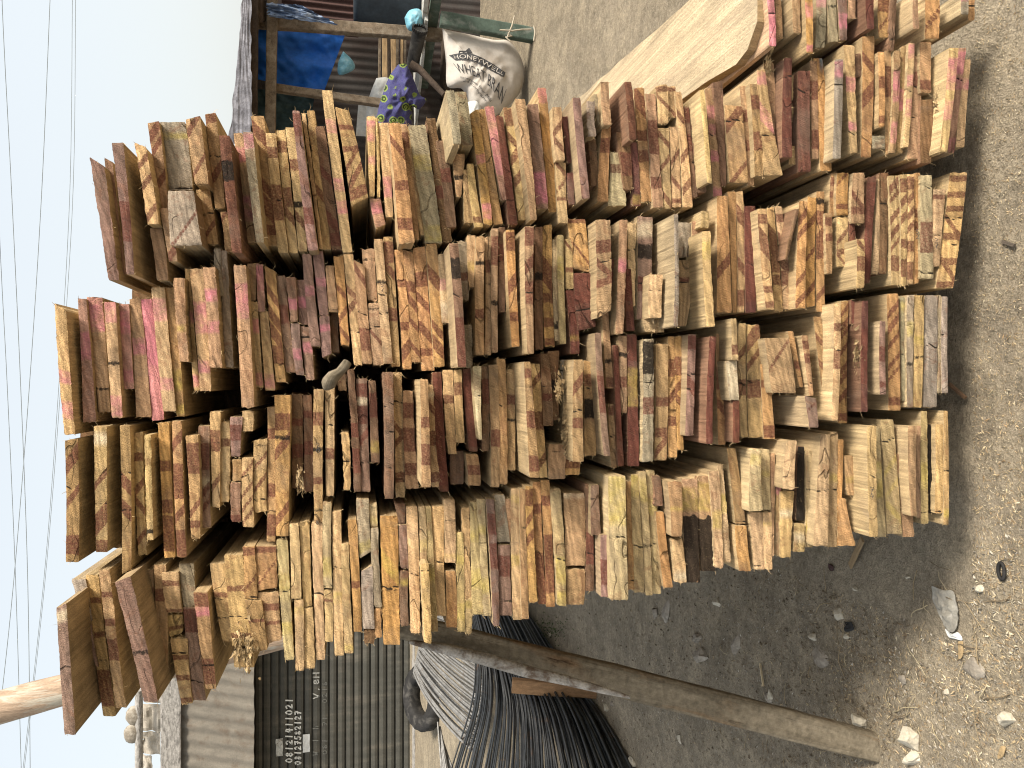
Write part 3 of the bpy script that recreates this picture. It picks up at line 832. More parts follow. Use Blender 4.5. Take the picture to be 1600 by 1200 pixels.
def add_board(mb, d, idx):
    rnd = random.Random(idx * 37 + 5)
    off = d['P'] + rnd.uniform(0, .012)
    dist = abs(d['cx'] - 545)
    if d['L'] > 3: off += min(.17, d['L'] * 1.6 / max(dist, 120)) * .85
    if d['R'] > 3: off += min(.14, d['R'] * 1.5 / max(dist, 120)) * .85
    d['off'] = off
    L = max(12, int(d['len'] / 2.8)); U = max(3, int(d['th'] / 4))
    sx, sy = rnd.uniform(0, 50), rnd.uniform(0, 50)
    base = Vector(TINT[d['c']]) * rnd.uniform(.86, 1.14)
    lum = .3 * base.x + .6 * base.y + .1 * base.z; base = base.lerp(Vector((lum, lum, lum)), .04)
    base = Vector((base.x * rnd.uniform(.95, 1.05), base.y, base.z * rnd.uniform(.86, 1.14)))
    rag = rnd.choice((.5, .7, .9, 1.2, 1.8)); endrag = rnd.choice((.6, 1, 1.5, 2.5))
    bow = rnd.uniform(-1.6, 1.6)
    vs = []; ti = []; pa = []; uvs = []
    def nz(a, b): return noise.noise(Vector((a, b, idx * 3.7)))
    for j in range(L + 1):
        s = j / L
        xl = d['x0t'] + (d['x0b'] - d['x0t']) * s; xr = d['x1t'] + (d['x1b'] - d['x1t']) * s
        bw = bow * math.sin(math.pi * s)
        edge = min(s, 1 - s) * d['len']
        rc = 0.0 if edge > 2 else (2 - edge) * .35           # softened corners
        xl += rag * (.6 * nz(s * 9, 1) + .6 * nz(s * 47, 2)) + bw + rc; xr += rag * (.6 * nz(s * 9, 7) + .6 * nz(s * 47, 8)) + bw - rc
        for i in range(U + 1):
            u = i / U
            x = xl + (xr - xl) * u
            yt = d['yt'] + d['t'] * u; yb = d['yb'] + d['b'] * u
            y = yt + (yb - yt) * s
            if j == 0: y += endrag * (nz(u * 3, 20) + .4 * nz(u * 9, 21))
            if j == L: y += endrag * (nz(u * 3, 30) + .4 * nz(u * 9, 31))
            rim = (i in (0, U)) or (j in (0, L))
            o = off + .002 * nz(s * 6, u * 2 + 40) + .0012 * nz(s * 23, u * 5 + 50) - (.0012 if rim else 0)
            pr = [0., 0., 0., 0.]; tn = base.copy()
            for ch, c, sl, wd in d['marks']:
                q = s - c
                if sl: q -= sl * (u - .5) * d['th'] * 1.25 / d['len']
                q += .006 * nz(s * 5 + c * 9, u * 2 + 60)
                if ch == 'k' and wd > .5: q += .09 * nz(s * 3, u * 3 + 90) + .05 * nz(s * 13, u * 7 + 95)
                if ch == 'c':
                    q += .035 * nz(u * 1.6 + c * 13, 77)
                    m = 1.05 - abs(q) * d['len'] / 1.9
                    if m > pr[3]: pr[3] = min(1, m)
                    if abs(q) * d['len'] < 1.6: o -= .002
                    continue
                m = .5 + (wd / 2 - abs(q)) * d['len'] / 9.0
                m = max(0., min(1.05, m))
                if ch == 'u': tn = tn.lerp(Vector((.13, .16, .17)), min(1, m) if (i > U / 2) else 0)
                elif ch == 'w': tn = tn.lerp(Vector((.55, .45, .30)), min(1, m) * .8)
                else:
                    k = 'rpyk'.index(ch); pr[k] = max(pr[k], m * (.62 if ch == 'k' and wd < .5 else 1))
            vs.append(face_pt(x, y, o)); ti.append((tn.x, tn.y, tn.z, 1)); pa.append(tuple(pr))
            uvs.append((u * d['th'] * .00132 + sx, s * d['len'] * .00132 + sy))
    W = U + 1
    fs = [(j * W + i, (j + 1) * W + i, (j + 1) * W + i + 1, j * W + i + 1) for j in range(L) for i in range(U)]
    mb.add(vs, fs, smooth=True, uvs=uvs, tints=ti, paints=pa)
    # the long faces, running back
    loop = [i for i in range(W)] + [j * W + U for j in range(1, L + 1)] + [L * W + i for i in range(U - 1, -1, -1)] + [j * W for j in range(L - 1, 0, -1)]
    length = rnd.uniform(3.3, 3.7); n = len(loop)
    st = Vector((.44, .335, .19)) * rnd.uniform(.8, 1.15) if d['c'] not in 'rdk' else Vector((.24, .14, .085)) * rnd.uniform(.8, 1.2)
    st = st.lerp(base, .25)
    sv = []; su = []; acc = 0
    for k, q in enumerate(loop):
        if k: acc += (vs[q] - vs[loop[k - 1]]).length
        sv.append(vs[q]); su.append((acc + sx, sy))
    for k, q in enumerate(loop):
        sv.append(vs[q] + BD * length); su.append((su[k][0], sy + length))
    mb.add(sv, [(k, (k + 1) % n, n + (k + 1) % n, n + k) for k in range(n)], uvs=su, tint=(st.x, st.y, st.z, 0))
    mb.add([sv[n + k] for k in range(n)], [tuple(range(n))], tint=(st.x, st.y, st.z, 0))
    # loose fibres along the sawn rim
    for _ in range(rnd.randint(7, 16)):
        k = rnd.randrange(n); p = vs[loop[k]]
        if rnd.random() < .5: k = rnd.choice((rnd.randrange(W), n - L - rnd.randrange(W))) % n; p = vs[loop[k]]
        dr = Vector((rnd.uniform(-1, 1), -rnd.uniform(0.1, .9), rnd.uniform(-1, 1))).normalized()
        ln = rnd.uniform(.003, .011) * (1.6 if rnd.random() < .12 else 1); wv = dr.cross(Vector((rnd.uniform(-1, 1), 1, rnd.uniform(-1, 1)))).normalized() * .0004
        q = p + Vector((0, .002, 0)); mdl = q + dr * ln * .6 + Vector((0, 0, rnd.uniform(-.2, .2) * ln))
        mb.add([q - wv, q + wv, mdl + wv * .8, mdl - wv * .8, q + dr * ln + Vector((rnd.uniform(-.3, .3) * ln, 0, rnd.uniform(-.3, .3) * ln))], [(0, 1, 2, 3), (3, 2, 4)], tint=(.55, .40, .22, 0))
    return face_pt(d['cx'], d['cy'], off)

ROWS = parse()
allb = [d for r in ROWS.values() for d in r]
keep = set(id(d) for d in sorted(allb, key=lambda d: -d['area'])[:298])
ROWNAME = dict(A='top long row', B='second long row', C='third long row', D='bottom long row', E='short corner row')
def ordinal(n):
    return '%d%s' % (n, 'th' if 10 <= n % 100 <= 20 else {1: 'st', 2: 'nd', 3: 'rd'}.get(n % 10, 'th'))
CW = dict(t='tan', b='brown', o='orange tan', g='weathered grey brown', d='dark brown', r='dark red', m='mauve brown', y='yellowish', p='pinkish', P='bright pink', w='pale', k='blackened')
def board_label(d, row, k, n):
    thick = 'thin ' if d['th'] < 12.5 else ('thick ' if d['th'] > 24 else '')
    ch = [m for m in d['marks'] if m[3] >= .07 or m[0] == 'c']
    feats = []
    nr = sum(1 for m in ch if m[0] == 'r')
    if d['c'] != 'r':
        if nr >= 3: feats.append('with red brown bands')
        elif nr: feats.append('with a red brown patch')
    if any(m[0] == 'p' for m in ch) and d['c'] != 'P': feats.append('with pink stain')
    if any(m[0] == 'y' for m in ch): feats.append('with yellow stain')
    if not feats and any(m[0] == 'c' for m in ch): feats.append('with a crack')
    at = ordinal(k + 1) + ' from left' if k < n / 2 else ordinal(n - k) + ' from right'
    return ('%s%s board %s, %s, %s' % (thick, CW[d['c']], feats[0] if feats else '', at, ROWNAME[row])).replace(' ,', ',')
rest = MB(); idx = 0; BPX = {}
for rn, r in ROWS.items():
    big = sorted([d for d in r if id(d) in keep], key=lambda d: d['cx'] + .08 * d['cy'])
    pos = {id(d): i for i, d in enumerate(big)}
    for d in r:
        idx += 1
        if id(d) in keep:
            mb = MB(); loc = add_board(mb, d, idx)
            o = mb.build('board', M['board'], None, loc); BPX[o.as_pointer()] = d
            tag(o, board_label(d, rn, pos[id(d)], len(big)), 'board', 'sawn boards in the leaning stack')
        else:
            add_board(rest, d, idx)
# added dark lengths, set deep so no light from behind shows through the gaps
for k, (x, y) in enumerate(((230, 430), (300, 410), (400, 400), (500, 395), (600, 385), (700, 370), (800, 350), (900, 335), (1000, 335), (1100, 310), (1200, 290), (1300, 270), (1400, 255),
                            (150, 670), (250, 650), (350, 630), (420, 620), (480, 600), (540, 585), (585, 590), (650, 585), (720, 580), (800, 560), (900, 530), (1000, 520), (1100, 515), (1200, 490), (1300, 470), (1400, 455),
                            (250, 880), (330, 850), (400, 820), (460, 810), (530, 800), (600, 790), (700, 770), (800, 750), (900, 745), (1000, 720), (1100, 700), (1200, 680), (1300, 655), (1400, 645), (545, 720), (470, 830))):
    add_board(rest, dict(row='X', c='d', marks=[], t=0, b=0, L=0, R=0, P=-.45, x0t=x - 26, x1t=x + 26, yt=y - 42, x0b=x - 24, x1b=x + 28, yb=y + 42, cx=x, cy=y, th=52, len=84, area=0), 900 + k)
o = rest.build('narrow_and_filler_boards', M['board'])
tag(o, 'narrow board ends and split pieces wedged between boards, with added fillers blocking light behind gaps', 'boards', kind='stuff')
# torn fibres and splinters at the shattered ends
mb = MB(); rnd = random.Random(21)
for (x, y, r, n_, o_) in ((872, 605, 12, 150, .03), (884, 682, 14, 150, .03), (1024, 482, 13, 170, .03), (1338, 556, 11, 150, .03), (388, 1018, 13, 220, .02), (374, 1008, 12, 160, .02), (1199, 103, 8, 120, .015), (1462, 160, 9, 90, .015), (1142, 585, 10, 90, .02), (468, 745, 9, 80, .01)):
    dr0 = Vector((rnd.choice((-1, 1)) * 1.0, -.5, rnd.uniform(-.3, .1)))
    for _ in range(n_):
        a = rnd.uniform(0, 6.283); q = abs(rnd.gauss(0, .6)) * r
        p = face_pt(x + q * math.cos(a) * .6, y + q * math.sin(a) * 2.4, o_ * rnd.uniform(.2, 1)); dr = (dr0 * 1.5 + Vector((rnd.gauss(0, .4), rnd.gauss(0, .4), rnd.gauss(0, .4)))).normalized()
        ln = rnd.uniform(.004, .016); wv = dr.cross(Vector((rnd.uniform(-1, 1), 1, rnd.uniform(-1, 1)))).normalized() * rnd.choice((.0005, .0009, .0016, .003)); k = rnd.uniform(.55, 1.15)
        bend = Vector((rnd.uniform(-.3, .3), 0, rnd.uniform(-.3, .3))) * ln
        mb.add([p - wv, p + wv, p + dr * ln * .6 + wv * .8, p + dr * ln * .6 - wv * .8, p + dr * ln + bend], [(0, 1, 2, 3), (3, 2, 4)], tint=(.42 * k, .30 * k, .16 * k, 0))
tag(mb.build('torn_fibres', M['board']), 'tufts of torn pale wood fibre bristling from shattered board ends', 'splinters', kind='stuff')
mb = MB(); P = [face_pt(509, 606, .02), face_pt(514, 598, .05), face_pt(521, 588, .06), face_pt(531, 581, .05), face_pt(538, 573, .06), face_pt(543, 566, .055)]
mb.tube(P, [.006, .015, .013, .009, .010, .009], n=10)
tag(mb.build('branch_stub', M['log'], None, P[2]), 'gnarled dark branch stub poking out of the gap between second and third long rows', 'branch')
# bearers the stack rests on
for Y in (2.0, 4.2):
    mb = MB(); mb.beam(Vector((-.33, Y, .03)), Vector((1.15, Y, .03)), .09, .07, side=Vector((0, 1, 0)), rough=.1, seed=Y)
    tag(mb.build('bearer', M['darkwood'], None, Vector((.2, Y, .03))), 'dark timber bearer under the board stack, %s the front' % ('near' if Y < 3 else 'far from'), 'timber')

# the wide plank lying on the short stack
def slab(name, pts, z, th, mat, label, cat):
    top = [atZ(x, y, z) for x, y in pts]; mb = MB(); n = len(top)
    # resample the outline
    loop = []
    for i in range(n):
        a, b = top[i], top[(i + 1) % n]; k = max(2, int((b - a).length / .03))
        for q in range(k):
            p = a.lerp(b, q / k); loop.append(p + Vector((.006 * noise.noise(p * 9), .006 * noise.noise(p * 9 + Vector((5, 5, 5))), 0)))
    n = len(loop); tn = (.45, .36, .235, 0)
    c = sum(loop, Vector()) / n
    mb.add(loop, [tuple(range(n))], uvs=[(p.x * 1.0 + 3, p.y * .25) for p in loop], tint=tn)
    mb.add(loop + [p - Vector((0, 0, th)) for p in loop], [(k, n + k, n + (k + 1) % n, (k + 1) % n) for k in range(n)], uvs=[(k * .03, 0) for k in range(n)] + [(k * .03, th) for k in range(n)], tint=(.34, .24, .13, 0))
    mb.add([p - Vector((0, 0, th)) for p in loop], [tuple(range(n))[::-1]], tint=tn)
    tag(mb.build(name, mat, None, c), label, cat)
slab('plank', [(1184, -60), (1184, 30), (1168, 78), (1150, 103), (1062, 156), (985, 206), (860, 200), (905, 152), (1078, 0), (1130, -60)], .605, .03, M['board'],
     'wide pale cream sawn plank lying on the short stack at upper right', 'plank')

# ---------------------------------------------------------------- props, poles, stake
def lerp2(a, b, t): return (a[0] + (b[0] - a[0]) * t, a[1] + (b[1] - a[1]) * t)
def slab_log(name, p0, p1, w0, w1, mat, label, cat, curve=0, flat=.45, seg=40, n=14, seed=1, side=None):
    d = (p1 - p0).normalized(); a = d.cross(Vector((0, 1, 0))).normalized(); b = a.cross(d)
    mb = MB(); vs = []; uvs = []; L = (p1 - p0).length
    for i in range(seg + 1):
        t = i / seg; p = p0.lerp(p1, t) + a * curve * math.sin(math.pi * t)
        wv = w0 + (w1 - w0) * t
        for j in range(n):
            q = 2 * math.pi * j / n
            wv2 = wv * (1 + .28 * math.sin(math.pi * t))
            r = wv2 / 2 * (1 + .10 * noise.noise(Vector((t * 7 + seed, math.cos(q) * 1.2, math.sin(q) * 1.2))) + .05 * noise.noise(Vector((t * 29 + seed, math.cos(q) * 3, math.sin(q) * 3))))
            y = math.copysign(abs(math.sin(q)) ** .55, math.sin(q)); x = math.copysign(abs(math.cos(q)) ** .55, math.cos(q)); y = y * .9 if y > 0 else y * flat
            vs.append(p + a * x * r * .93 + b * y * r * .8); uvs.append((j * .02, t * L))
    fs = [(i * n + j, i * n + (j + 1) % n, (i + 1) * n + (j + 1) % n, (i + 1) * n + j) for i in range(seg) for j in range(n)]
    mb.add(vs, fs, smooth=True, uvs=uvs)
    mb.add(vs[:n], [tuple(range(n))]); mb.add(vs[-n:], [tuple(range(n))[::-1]])
    o = mb.build(name, mat, None, p0.lerp(p1, .5)); return tag(o, label, cat)
p_top = atY(628, 978, 2.15); p_bot = on_ground(1368, 1168); p_bot = p_bot + (p_bot - p_top).normalized() * .10
p_dir = (p_top - p_bot).normalized()
p_top = p_top + p_dir * (max(0, -.52 - p_top.x) / p_dir.x)          # up to where it rests against the stack's left side
slab_log('prop_pole', p_bot, p_top, .085, .050, M['log'], 'long weathered brown half log propping the left side of the stack', 'pole', curve=0.0, seed=4)
# pale bark strip left on the prop
mb = MB(); pts = []
ed = [((640, 1003)), ((700, 1015)), ((760, 1030)), ((820, 1048)), ((880, 1062)), ((940, 1078)), ((985, 1090))]
ax0 = (p_top - p_bot)
strip = []
for i, (x, y) in enumerate(ed):
    Yd = 2.12 - .24 * i / 6; strip.append(atY(x, y, Yd - .02))
mb.tube(strip, [.006, .016, .018, .017, .014, .010, .004], n=7)
bk = mb.build('bark', M['bark'], bpy.data.objects['prop_pole'], strip[3])

p0 = atY(105, 1081, 3.0); p1 = atY(-140, 1149, 3.0); p2 = p0 + (p0 - p1).normalized() * 1.0
dv = (p1 - p0).normalized(); base = p0 - dv * (p0.z / dv.z); 
mb = MB(); pp = []; 
for i in range(24):
    t = i / 23; q = base.lerp(p1, t); pp.append(q + Vector((.012 * math.sin(t * 9), 0, 0)))
mb.tube(pp, [.056 + .003 * math.sin(i * 1.3) for i in range(24)], n=14)
tag(mb.build('pole', M['pole'], None, base), 'pale peeled wooden pole rising behind the top left of the stack into the sky', 'pole')

st = MB(); a = atY(800, 1071, 4.15); b = on_ground(930, 1081); b.z -= .05
st.beam(a, b, .078, .05, side=Vector((1, 0, 0)), seg=10, rough=.10, seed=3)
tag(st.build('stake', M['redwood'], None, b), 'short reddish brown wooden stake holding back the bundle of steel bars', 'stake')

# ---------------------------------------------------------------- bundles of steel bars
def cat(pts, t):
    n = len(pts) - 1; f = min(max(t, 0), .9999) * n; i = int(f); u = f - i
    p = [pts[max(i - 1, 0)], pts[i], pts[i + 1], pts[min(i + 2, n)]]
    return tuple(.5 * ((2 * p[1][k]) + (-p[0][k] + p[2][k]) * u + (2 * p[0][k] - 5 * p[1][k] + 4 * p[2][k] - p[3][k]) * u * u + (-p[0][k] + 3 * p[1][k] - 3 * p[2][k] + p[3][k]) * u ** 3) for k in range(len(p[0])))
near = [(790, 905), (835, 965), (886, 1045), (940, 1118), (984, 1195), (1015, 1260)]
farb = [(722, 905), (733, 965), (743, 1035), (737, 1100), (712, 1180), (688, 1260)]
NB = 150
for i in range(NB):
    s = (i + random.uniform(-.4, .4)) / NB; s = min(max(s, 0), 1)
    e0 = random.uniform(-.06, .06) * (1 if random.random() < .25 else .3); e1 = random.uniform(-.10, .10) * (1 if random.random() < .3 else .2)
    pts = []; lay = random.uniform(-.10, .035)
    for k in range(17):
        t = k / 16; q = min(max(s + e0 * (1 - t) + e1 * t, 0), 1.0)
        a = cat(near, t); b = cat(farb, t); x = a[0] + (b[0] - a[0]) * q; y = a[1] + (b[1] - a[1]) * q
        zt = .02 + .36 * math.sin(min(1, q * 1.15) * math.pi / 2) + .05 * q + lay * min(1, q * 5)
        pts.append(atZ(x, y, max(.012, zt)))
    mb = MB(); mb.tube(pts, random.uniform(.0065, .0085), n=6)
    tag(mb.build('steel_bar', M['steel'], None, pts[8]), 'black steel bar in the dark bundle fanned over the ground at lower left', 'steel bar', 'black steel bars in the fanned bundle')
NG = 75
for i in range(NG):
    s = (i + random.uniform(-.45, .45)) / NG
    a0 = lerp2((668, 950), (646, 1052), s); a2 = lerp2((762, 985), (738, 1186), s * .95 + .03)
    a1 = lerp2((700, 955), (672, 1120), s)
    pts = []; e = random.uniform(-14, 14); lay = random.uniform(0, .25)
    for k in range(11):
        t = k / 10; x = (1 - t) ** 2 * a0[0] + 2 * t * (1 - t) * (a1[0] + e * .5) + t * t * (a2[0] + 6); y = (1 - t) ** 2 * a0[1] + 2 * t * (1 - t) * (a1[1] + e) + t * t * a2[1]
        pts.append(atY(x, y, 7.4 - 1.55 * t + lay))
    mb = MB(); mb.tube(pts, random.uniform(.008, .0105), n=6)
    tag(mb.build('steel_bar', M['greysteel'], None, pts[5]), 'dull grey steel bar sweeping in a loose curve behind the dark bundle', 'steel bar', 'grey steel bars behind the dark bundle')
for i in range(9):
    s = i / 8
    a0 = lerp2((684, 1128), (690, 1148), s); a2 = lerp2((696, 1270), (722, 1250), s)
    pts = [atY(a0[0] + (a2[0] - a0[0]) * t, a0[1] + (a2[1] - a0[1]) * t + 4 * math.sin(t * 3 + i), 7.0 - .5 * t) for t in (0, .25, .5, .75, 1)]
    mb = MB(); mb.tube(pts, .0095, n=6)
    tag(mb.build('steel_bar', M['greysteel'], None, pts[2]), 'light grey steel bar trailing towards the bottom edge beside the tyre', 'steel bar', 'grey steel bars trailing by the tyre')

# tyre
ty = MB(); c = atY(662, 1090, 9.6); Rm, rm = .40, .105; n, k = 40, 16; vs = []
ax = Vector((.12, -.42, .90)).normalized(); e1 = ax.cross(Vector((0, 1, 0))).normalized(); e2 = ax.cross(e1)
for i in range(n):
    q = 2 * math.pi * i / n; rd = e1 * math.cos(q) + e2 * math.sin(q)
    for j in range(k):
        f = 2 * math.pi * j / k; cx, sx_ = math.cos(f), math.sin(f)
        cx = math.copysign(abs(cx) ** .6, cx); sx_ = math.copysign(abs(sx_) ** .6, sx_)
        tr = .012 if (cx > .75 and i % 2) else 0
        vs.append(c + rd * (Rm - rm * .9 + rm * cx - tr) + ax * (rm * .95 * sx_))
ty.add(vs, [(i * k + j, i * k + (j + 1) % k, ((i + 1) % n) * k + (j + 1) % k, ((i + 1) % n) * k + j) for i in range(n) for j in range(k)], smooth=True)
tag(ty.build('tyre', M['rubber'], None, c), 'worn black tyre lying in front of the dark shutter beside the steel bars', 'tyre')

# ---------------------------------------------------------------- shop with shutter and awning (left background)
YS = 12.0
shop = empty('shop', atY(642, 1200, YS) , 'shop with dark ribbed steel shutter and rusty awning at lower left', 'building')
xl = atY(500, 1400, YS).x; xr = atY(500, 640, YS).x
sh = MB(); vs = []; fs = []; prof = []
nsl = 19
for i in range(nsl):
    a = 397 + (642 - 397) * i / nsl; b = 397 + (642 - 397) * (i + 1) / nsl
    for f, dz in ((0, .05), (.10, .05), (.2, .0), (.62, -.012), (.95, .0), (.985, .05)):
        prof.append((a + (b - a) * f, dz))
m = len(prof)
for px, dy in prof:
    z = atY(px, 900, YS).z
    vs.append(Vector((xl, YS + dy, z)))
for px, dy in prof:
    z = atY(px, 900, YS).z
    vs.append(Vector((xr, YS + dy, z)))
sh.add(vs, [(i, i + 1, m + i + 1, m + i) for i in range(m - 1)])
sho = sh.build('shutter', M['shutter'], shop, atY(520, 1090, YS))
# wall behind the shutter and under the eaves
wl = MB(); zt = atY(215, 900, YS).z; zb = ground_h(0, YS) - .2
wl.box(Vector(((xl + xr) / 2, YS + 1.6, (zt + zb) / 2 - .2)), Vector(((xr - xl) / 2, 0, 0)), Vector((0, 1.48, 0)), Vector((0, 0, (zt - zb) / 2 - .3)))
wl.build('wall', M['concrete'], shop, Vector(((xl + xr) / 2, YS + 1.6, zb)))
# plinth strip below the shutter
pl = MB(); z1 = atY(640, 900, YS).z
pl.box(Vector(((xl + xr) / 2, YS - .25, z1 - .25)), Vector(((xr - xl) / 2, 0, 0)), Vector((0, .35, 0)), Vector((0, 0, .235)))
pl.build('threshold', M['fascia'], shop, Vector(((xl + xr) / 2, YS, z1)))
# awning: ribbed sheet sloping out over the shutter
aw = MB(); nx2, ny2 = 150, 10; vs = []
for j in range(ny2 + 1):
    v = j / ny2
    for i in range(nx2 + 1):
        u = i / nx2; x = xl + (xr - xl) * u
        px = 281 + (397 - 281) * v
        Y = YS + .1 - .62 * v
        p = atY(px, 900, Y)
        amp = .018 * math.sin(2 * math.pi * x / .19 + .5 * math.sin(x * 3)) + .012 * noise.noise(Vector((x * 2, v * 2, 4)))
        zz = p.z + (.035 * noise.noise(Vector((x * 4, 1, 1))) if j == ny2 else 0)
        vs.append(Vector((x, Y + amp, zz)))
W = nx2 + 1
aw.add(vs, [(j * W + i, j * W + i + 1, (j + 1) * W + i + 1, (j + 1) * W + i) for j in range(ny2) for i in range(nx2)], smooth=True)
aw.build('awning', M['awning'], shop, atY(340, 1100, YS))
fa = MB(); fa.beam(Vector((xl, YS, atY(267, 900, YS).z)), Vector((xr, YS, atY(267, 900, YS).z)), .28, .06, side=Vector((0, 0, 1)), seg=60, rough=.06, seed=2)
fa.build('fascia', M['fascia'], shop, atY(267, 1100, YS))
# broken pale sheets, pipe and lumps on the roof edge
for k, (y0, y1, x0, x1) in enumerate(((1060, 1098, 228, 252), (1097, 1142, 223, 252), (1140, 1178, 222, 251), (1176, 1215, 221, 238), (1200, 1260, 224, 250))):
    mb = MB(); a, b = atY(x0, y0, YS + .25), atY(x1, y1, YS + .12); n = 8; vs = []
    for j in range(n + 1):
        for i in range(n + 1):
            u, v = i / n, j / n
            vs.append(Vector((a.x + (b.x - a.x) * u + .03 * noise.noise(Vector((v * 3, k, 1))), YS + .2 - .1 * v + .06 * noise.noise(Vector((u * 3, v * 3, k))), a.z + (b.z - a.z) * v + (.05 * noise.noise(Vector((u * 4, k * 3, 2))) if j == 0 else 0))))
    mb.add(vs, [(j * (n + 1) + i, j * (n + 1) + i + 1, (j + 1) * (n + 1) + i + 1, (j + 1) * (n + 1) + i) for j in range(n) for i in range(n)], smooth=False)
    mb.build('roof_sheet', M['concrete'], shop, a)
pi = MB(); z = atY(217, 900, YS).z; pi.tube([Vector((xl, YS, z)), Vector((atY(200, 1080, YS).x, YS, z + .0))], .055, n=10)
pi.build('pipe', M['fascia'], shop, Vector((xl, YS, z)))
for k, (x, y) in enumerate(((210, 1118), (207, 1146))):
    mb = MB(); c = atY(x, y, YS); vs = []; nn = 9
    for i in range(nn):
        for j in range(14):
            a, b = math.pi * i / (nn - 1), 2 * math.pi * j / 14
            q = Vector((math.sin(a) * math.cos(b), math.sin(a) * math.sin(b), math.cos(a)))
            vs.append(c + Vector((q.x * .15, q.y * .06, q.z * .12)) * (1 + .15 * noise.noise(q * 2 + Vector((k * 5, 0, 0)))))
    mb.add(vs, [(i * 14 + j, i * 14 + (j + 1) % 14, (i + 1) * 14 + (j + 1) % 14, (i + 1) * 14 + j) for i in range(nn - 1) for j in range(14)], smooth=True)
    tag(mb.build('boulder', M['stone'], None, c), 'beige lump of rubble on the shop roof edge, %s the stack' % ('nearer' if k == 0 else 'farther from'), 'rubble')

# hand painted writing on the shutter: strokes in a unit cell, x right, y up
GL = {'0': [[(.5, 1), (.12, .7), (.12, .3), (.5, 0), (.88, .3), (.88, .7), (.5, 1)]],
      '1': [[(.5, 0), (.55, 1)]],
      '2': [[(.1, .8), (.4, 1), (.8, .85), (.75, .55), (.1, .02), (.95, .08)]],
      '4': [[(.45, 1), (.1, .4), (.9, .45)], [(.75, .95), (.7, 0)]],
      '5': [[(.9, 1), (.3, .98), (.2, .55), (.7, .6), (.85, .3), (.5, .02), (.1, .1)]],
      '7': [[(.05, .95), (.9, 1), (.4, 0)], [(.3, .5), (.9, .55)]],
      '8': [[(.5, .52), (.2, .75), (.5, 1), (.8, .78), (.5, .52), (.12, .25), (.5, 0), (.88, .25), (.5, .52)]],
      'V': [[(.05, 1), (.45, 0), (.95, 1)]], '.': [[(.4, .0), (.5, .08)]],
      'e': [[(.1, .5), (.85, .55), (.6, .95), (.2, .8), (.1, .35), (.45, .02), (.9, .2)]],
      'l': [[(.5, 0), (.5, 1)]], 'H': [[(.1, 0), (.1, 1)], [(.9, 0), (.9, 1)], [(.1, .5), (.9, .5)]],
      'W': [[(0, 1), (.25, 0), (.5, .8), (.75, 0), (1, 1)]], 'h': [[(.1, 1), (.1, 0)], [(.1, .5), (.5, .65), (.8, .45), (.8, 0)]],
      'M': [[(.05, 0), (.1, 1), (.5, .3), (.9, 1), (.95, 0)]], '/': [[(.1, 0), (.9, 1)]]}
def stroke(mb, pts, wd):
    """flat painted line laid on the steel; pts in photo pixels"""
    Yp = YS - .020
    P = [atY(x, y, Yp) for x, y in pts]
    for a, b in zip(P[:-1], P[1:]):
        d = (b - a); L = d.length
        if L < 1e-5: continue
        d.normalize(); s = Vector((-d.z, 0, d.x)) * wd / 2
        a2, b2 = a - d * wd * .4, b + d * wd * .4
        top = [a2 - s, b2 - s, b2 + s, a2 + s]; bk = [p + Vector((0, .006, 0)) for p in top]
        mb.add(top + bk, [(0, 1, 2, 3), (0, 4, 5, 1), (1, 5, 6, 2), (2, 6, 7, 3), (3, 7, 4, 0)])
def write(mb, txt, x_top, x_base, y_start, y_end, wd):
    """text read along picture bottom -> top; letters' tops at x_top, feet at x_base"""
    n = len(txt); cell = (y_start - y_end) / n
    for i, ch in enumerate(txt):
        if ch == ' ': continue
        for st in GL[ch]:
            stroke(mb, [(x_base + (x_top - x_base) * v + random.uniform(-.25, .25), y_start - cell * (i + .12 + .72 * u) + random.uniform(-.25, .25)) for u, v in st], wd)
wr = MB(); write(wr, '08121411021', 446.5, 456.8, 1193, 1090, .019); wr.build('painted_number', M['chalk'], sho, atY(450, 1140, YS))
wr = MB(); write(wr, '08127582127', 460.5, 470.0, 1196, 1110, .018); wr.build('painted_number', M['chalk'], sho, atY(465, 1150, YS))
wr = MB(); write(wr, 'V.eH', 489.5, 498.5, 1093, 1049, .014); wr.build('painted_letters', M['greypaint'], sho, atY(493, 1070, YS))
wr = MB(); write(wr, 'W  l  h', 489, 497, 1181, 1133, .012); write(wr, '081  7l  0218', 504, 511, 1180, 1064, .010); wr.build('faded_letters', M['faint'], sho, atY(500, 1120, YS))
for k, (x0, x1, y0, y1) in enumerate(((431, 442, 1155, 1181), (473, 484, 1148, 1175))):
    mb = MB(); a, b = atY(x0, y0, YS - .03), atY(x1, y1, YS - .03); n = 6; vs = []
    for j in range(n + 1):
        for i in range(n + 1):
            u, v = i / n, j / n; vs.append(Vector((a.x + (b.x - a.x) * u, YS - .026 - .008 * noise.noise(Vector((u * 3, v * 3, k * 4))), a.z + (b.z - a.z) * v + .012 * noise.noise(Vector((u * 3, v, k))))))
    mb.add(vs, [(j * (n + 1) + i, j * (n + 1) + i + 1, (j + 1) * (n + 1) + i + 1, (j + 1) * (n + 1) + i) for j in range(n) for i in range(n)])
    mb.build('sticker', M['greypaint'] if k == 0 else M['white'], sho, a)

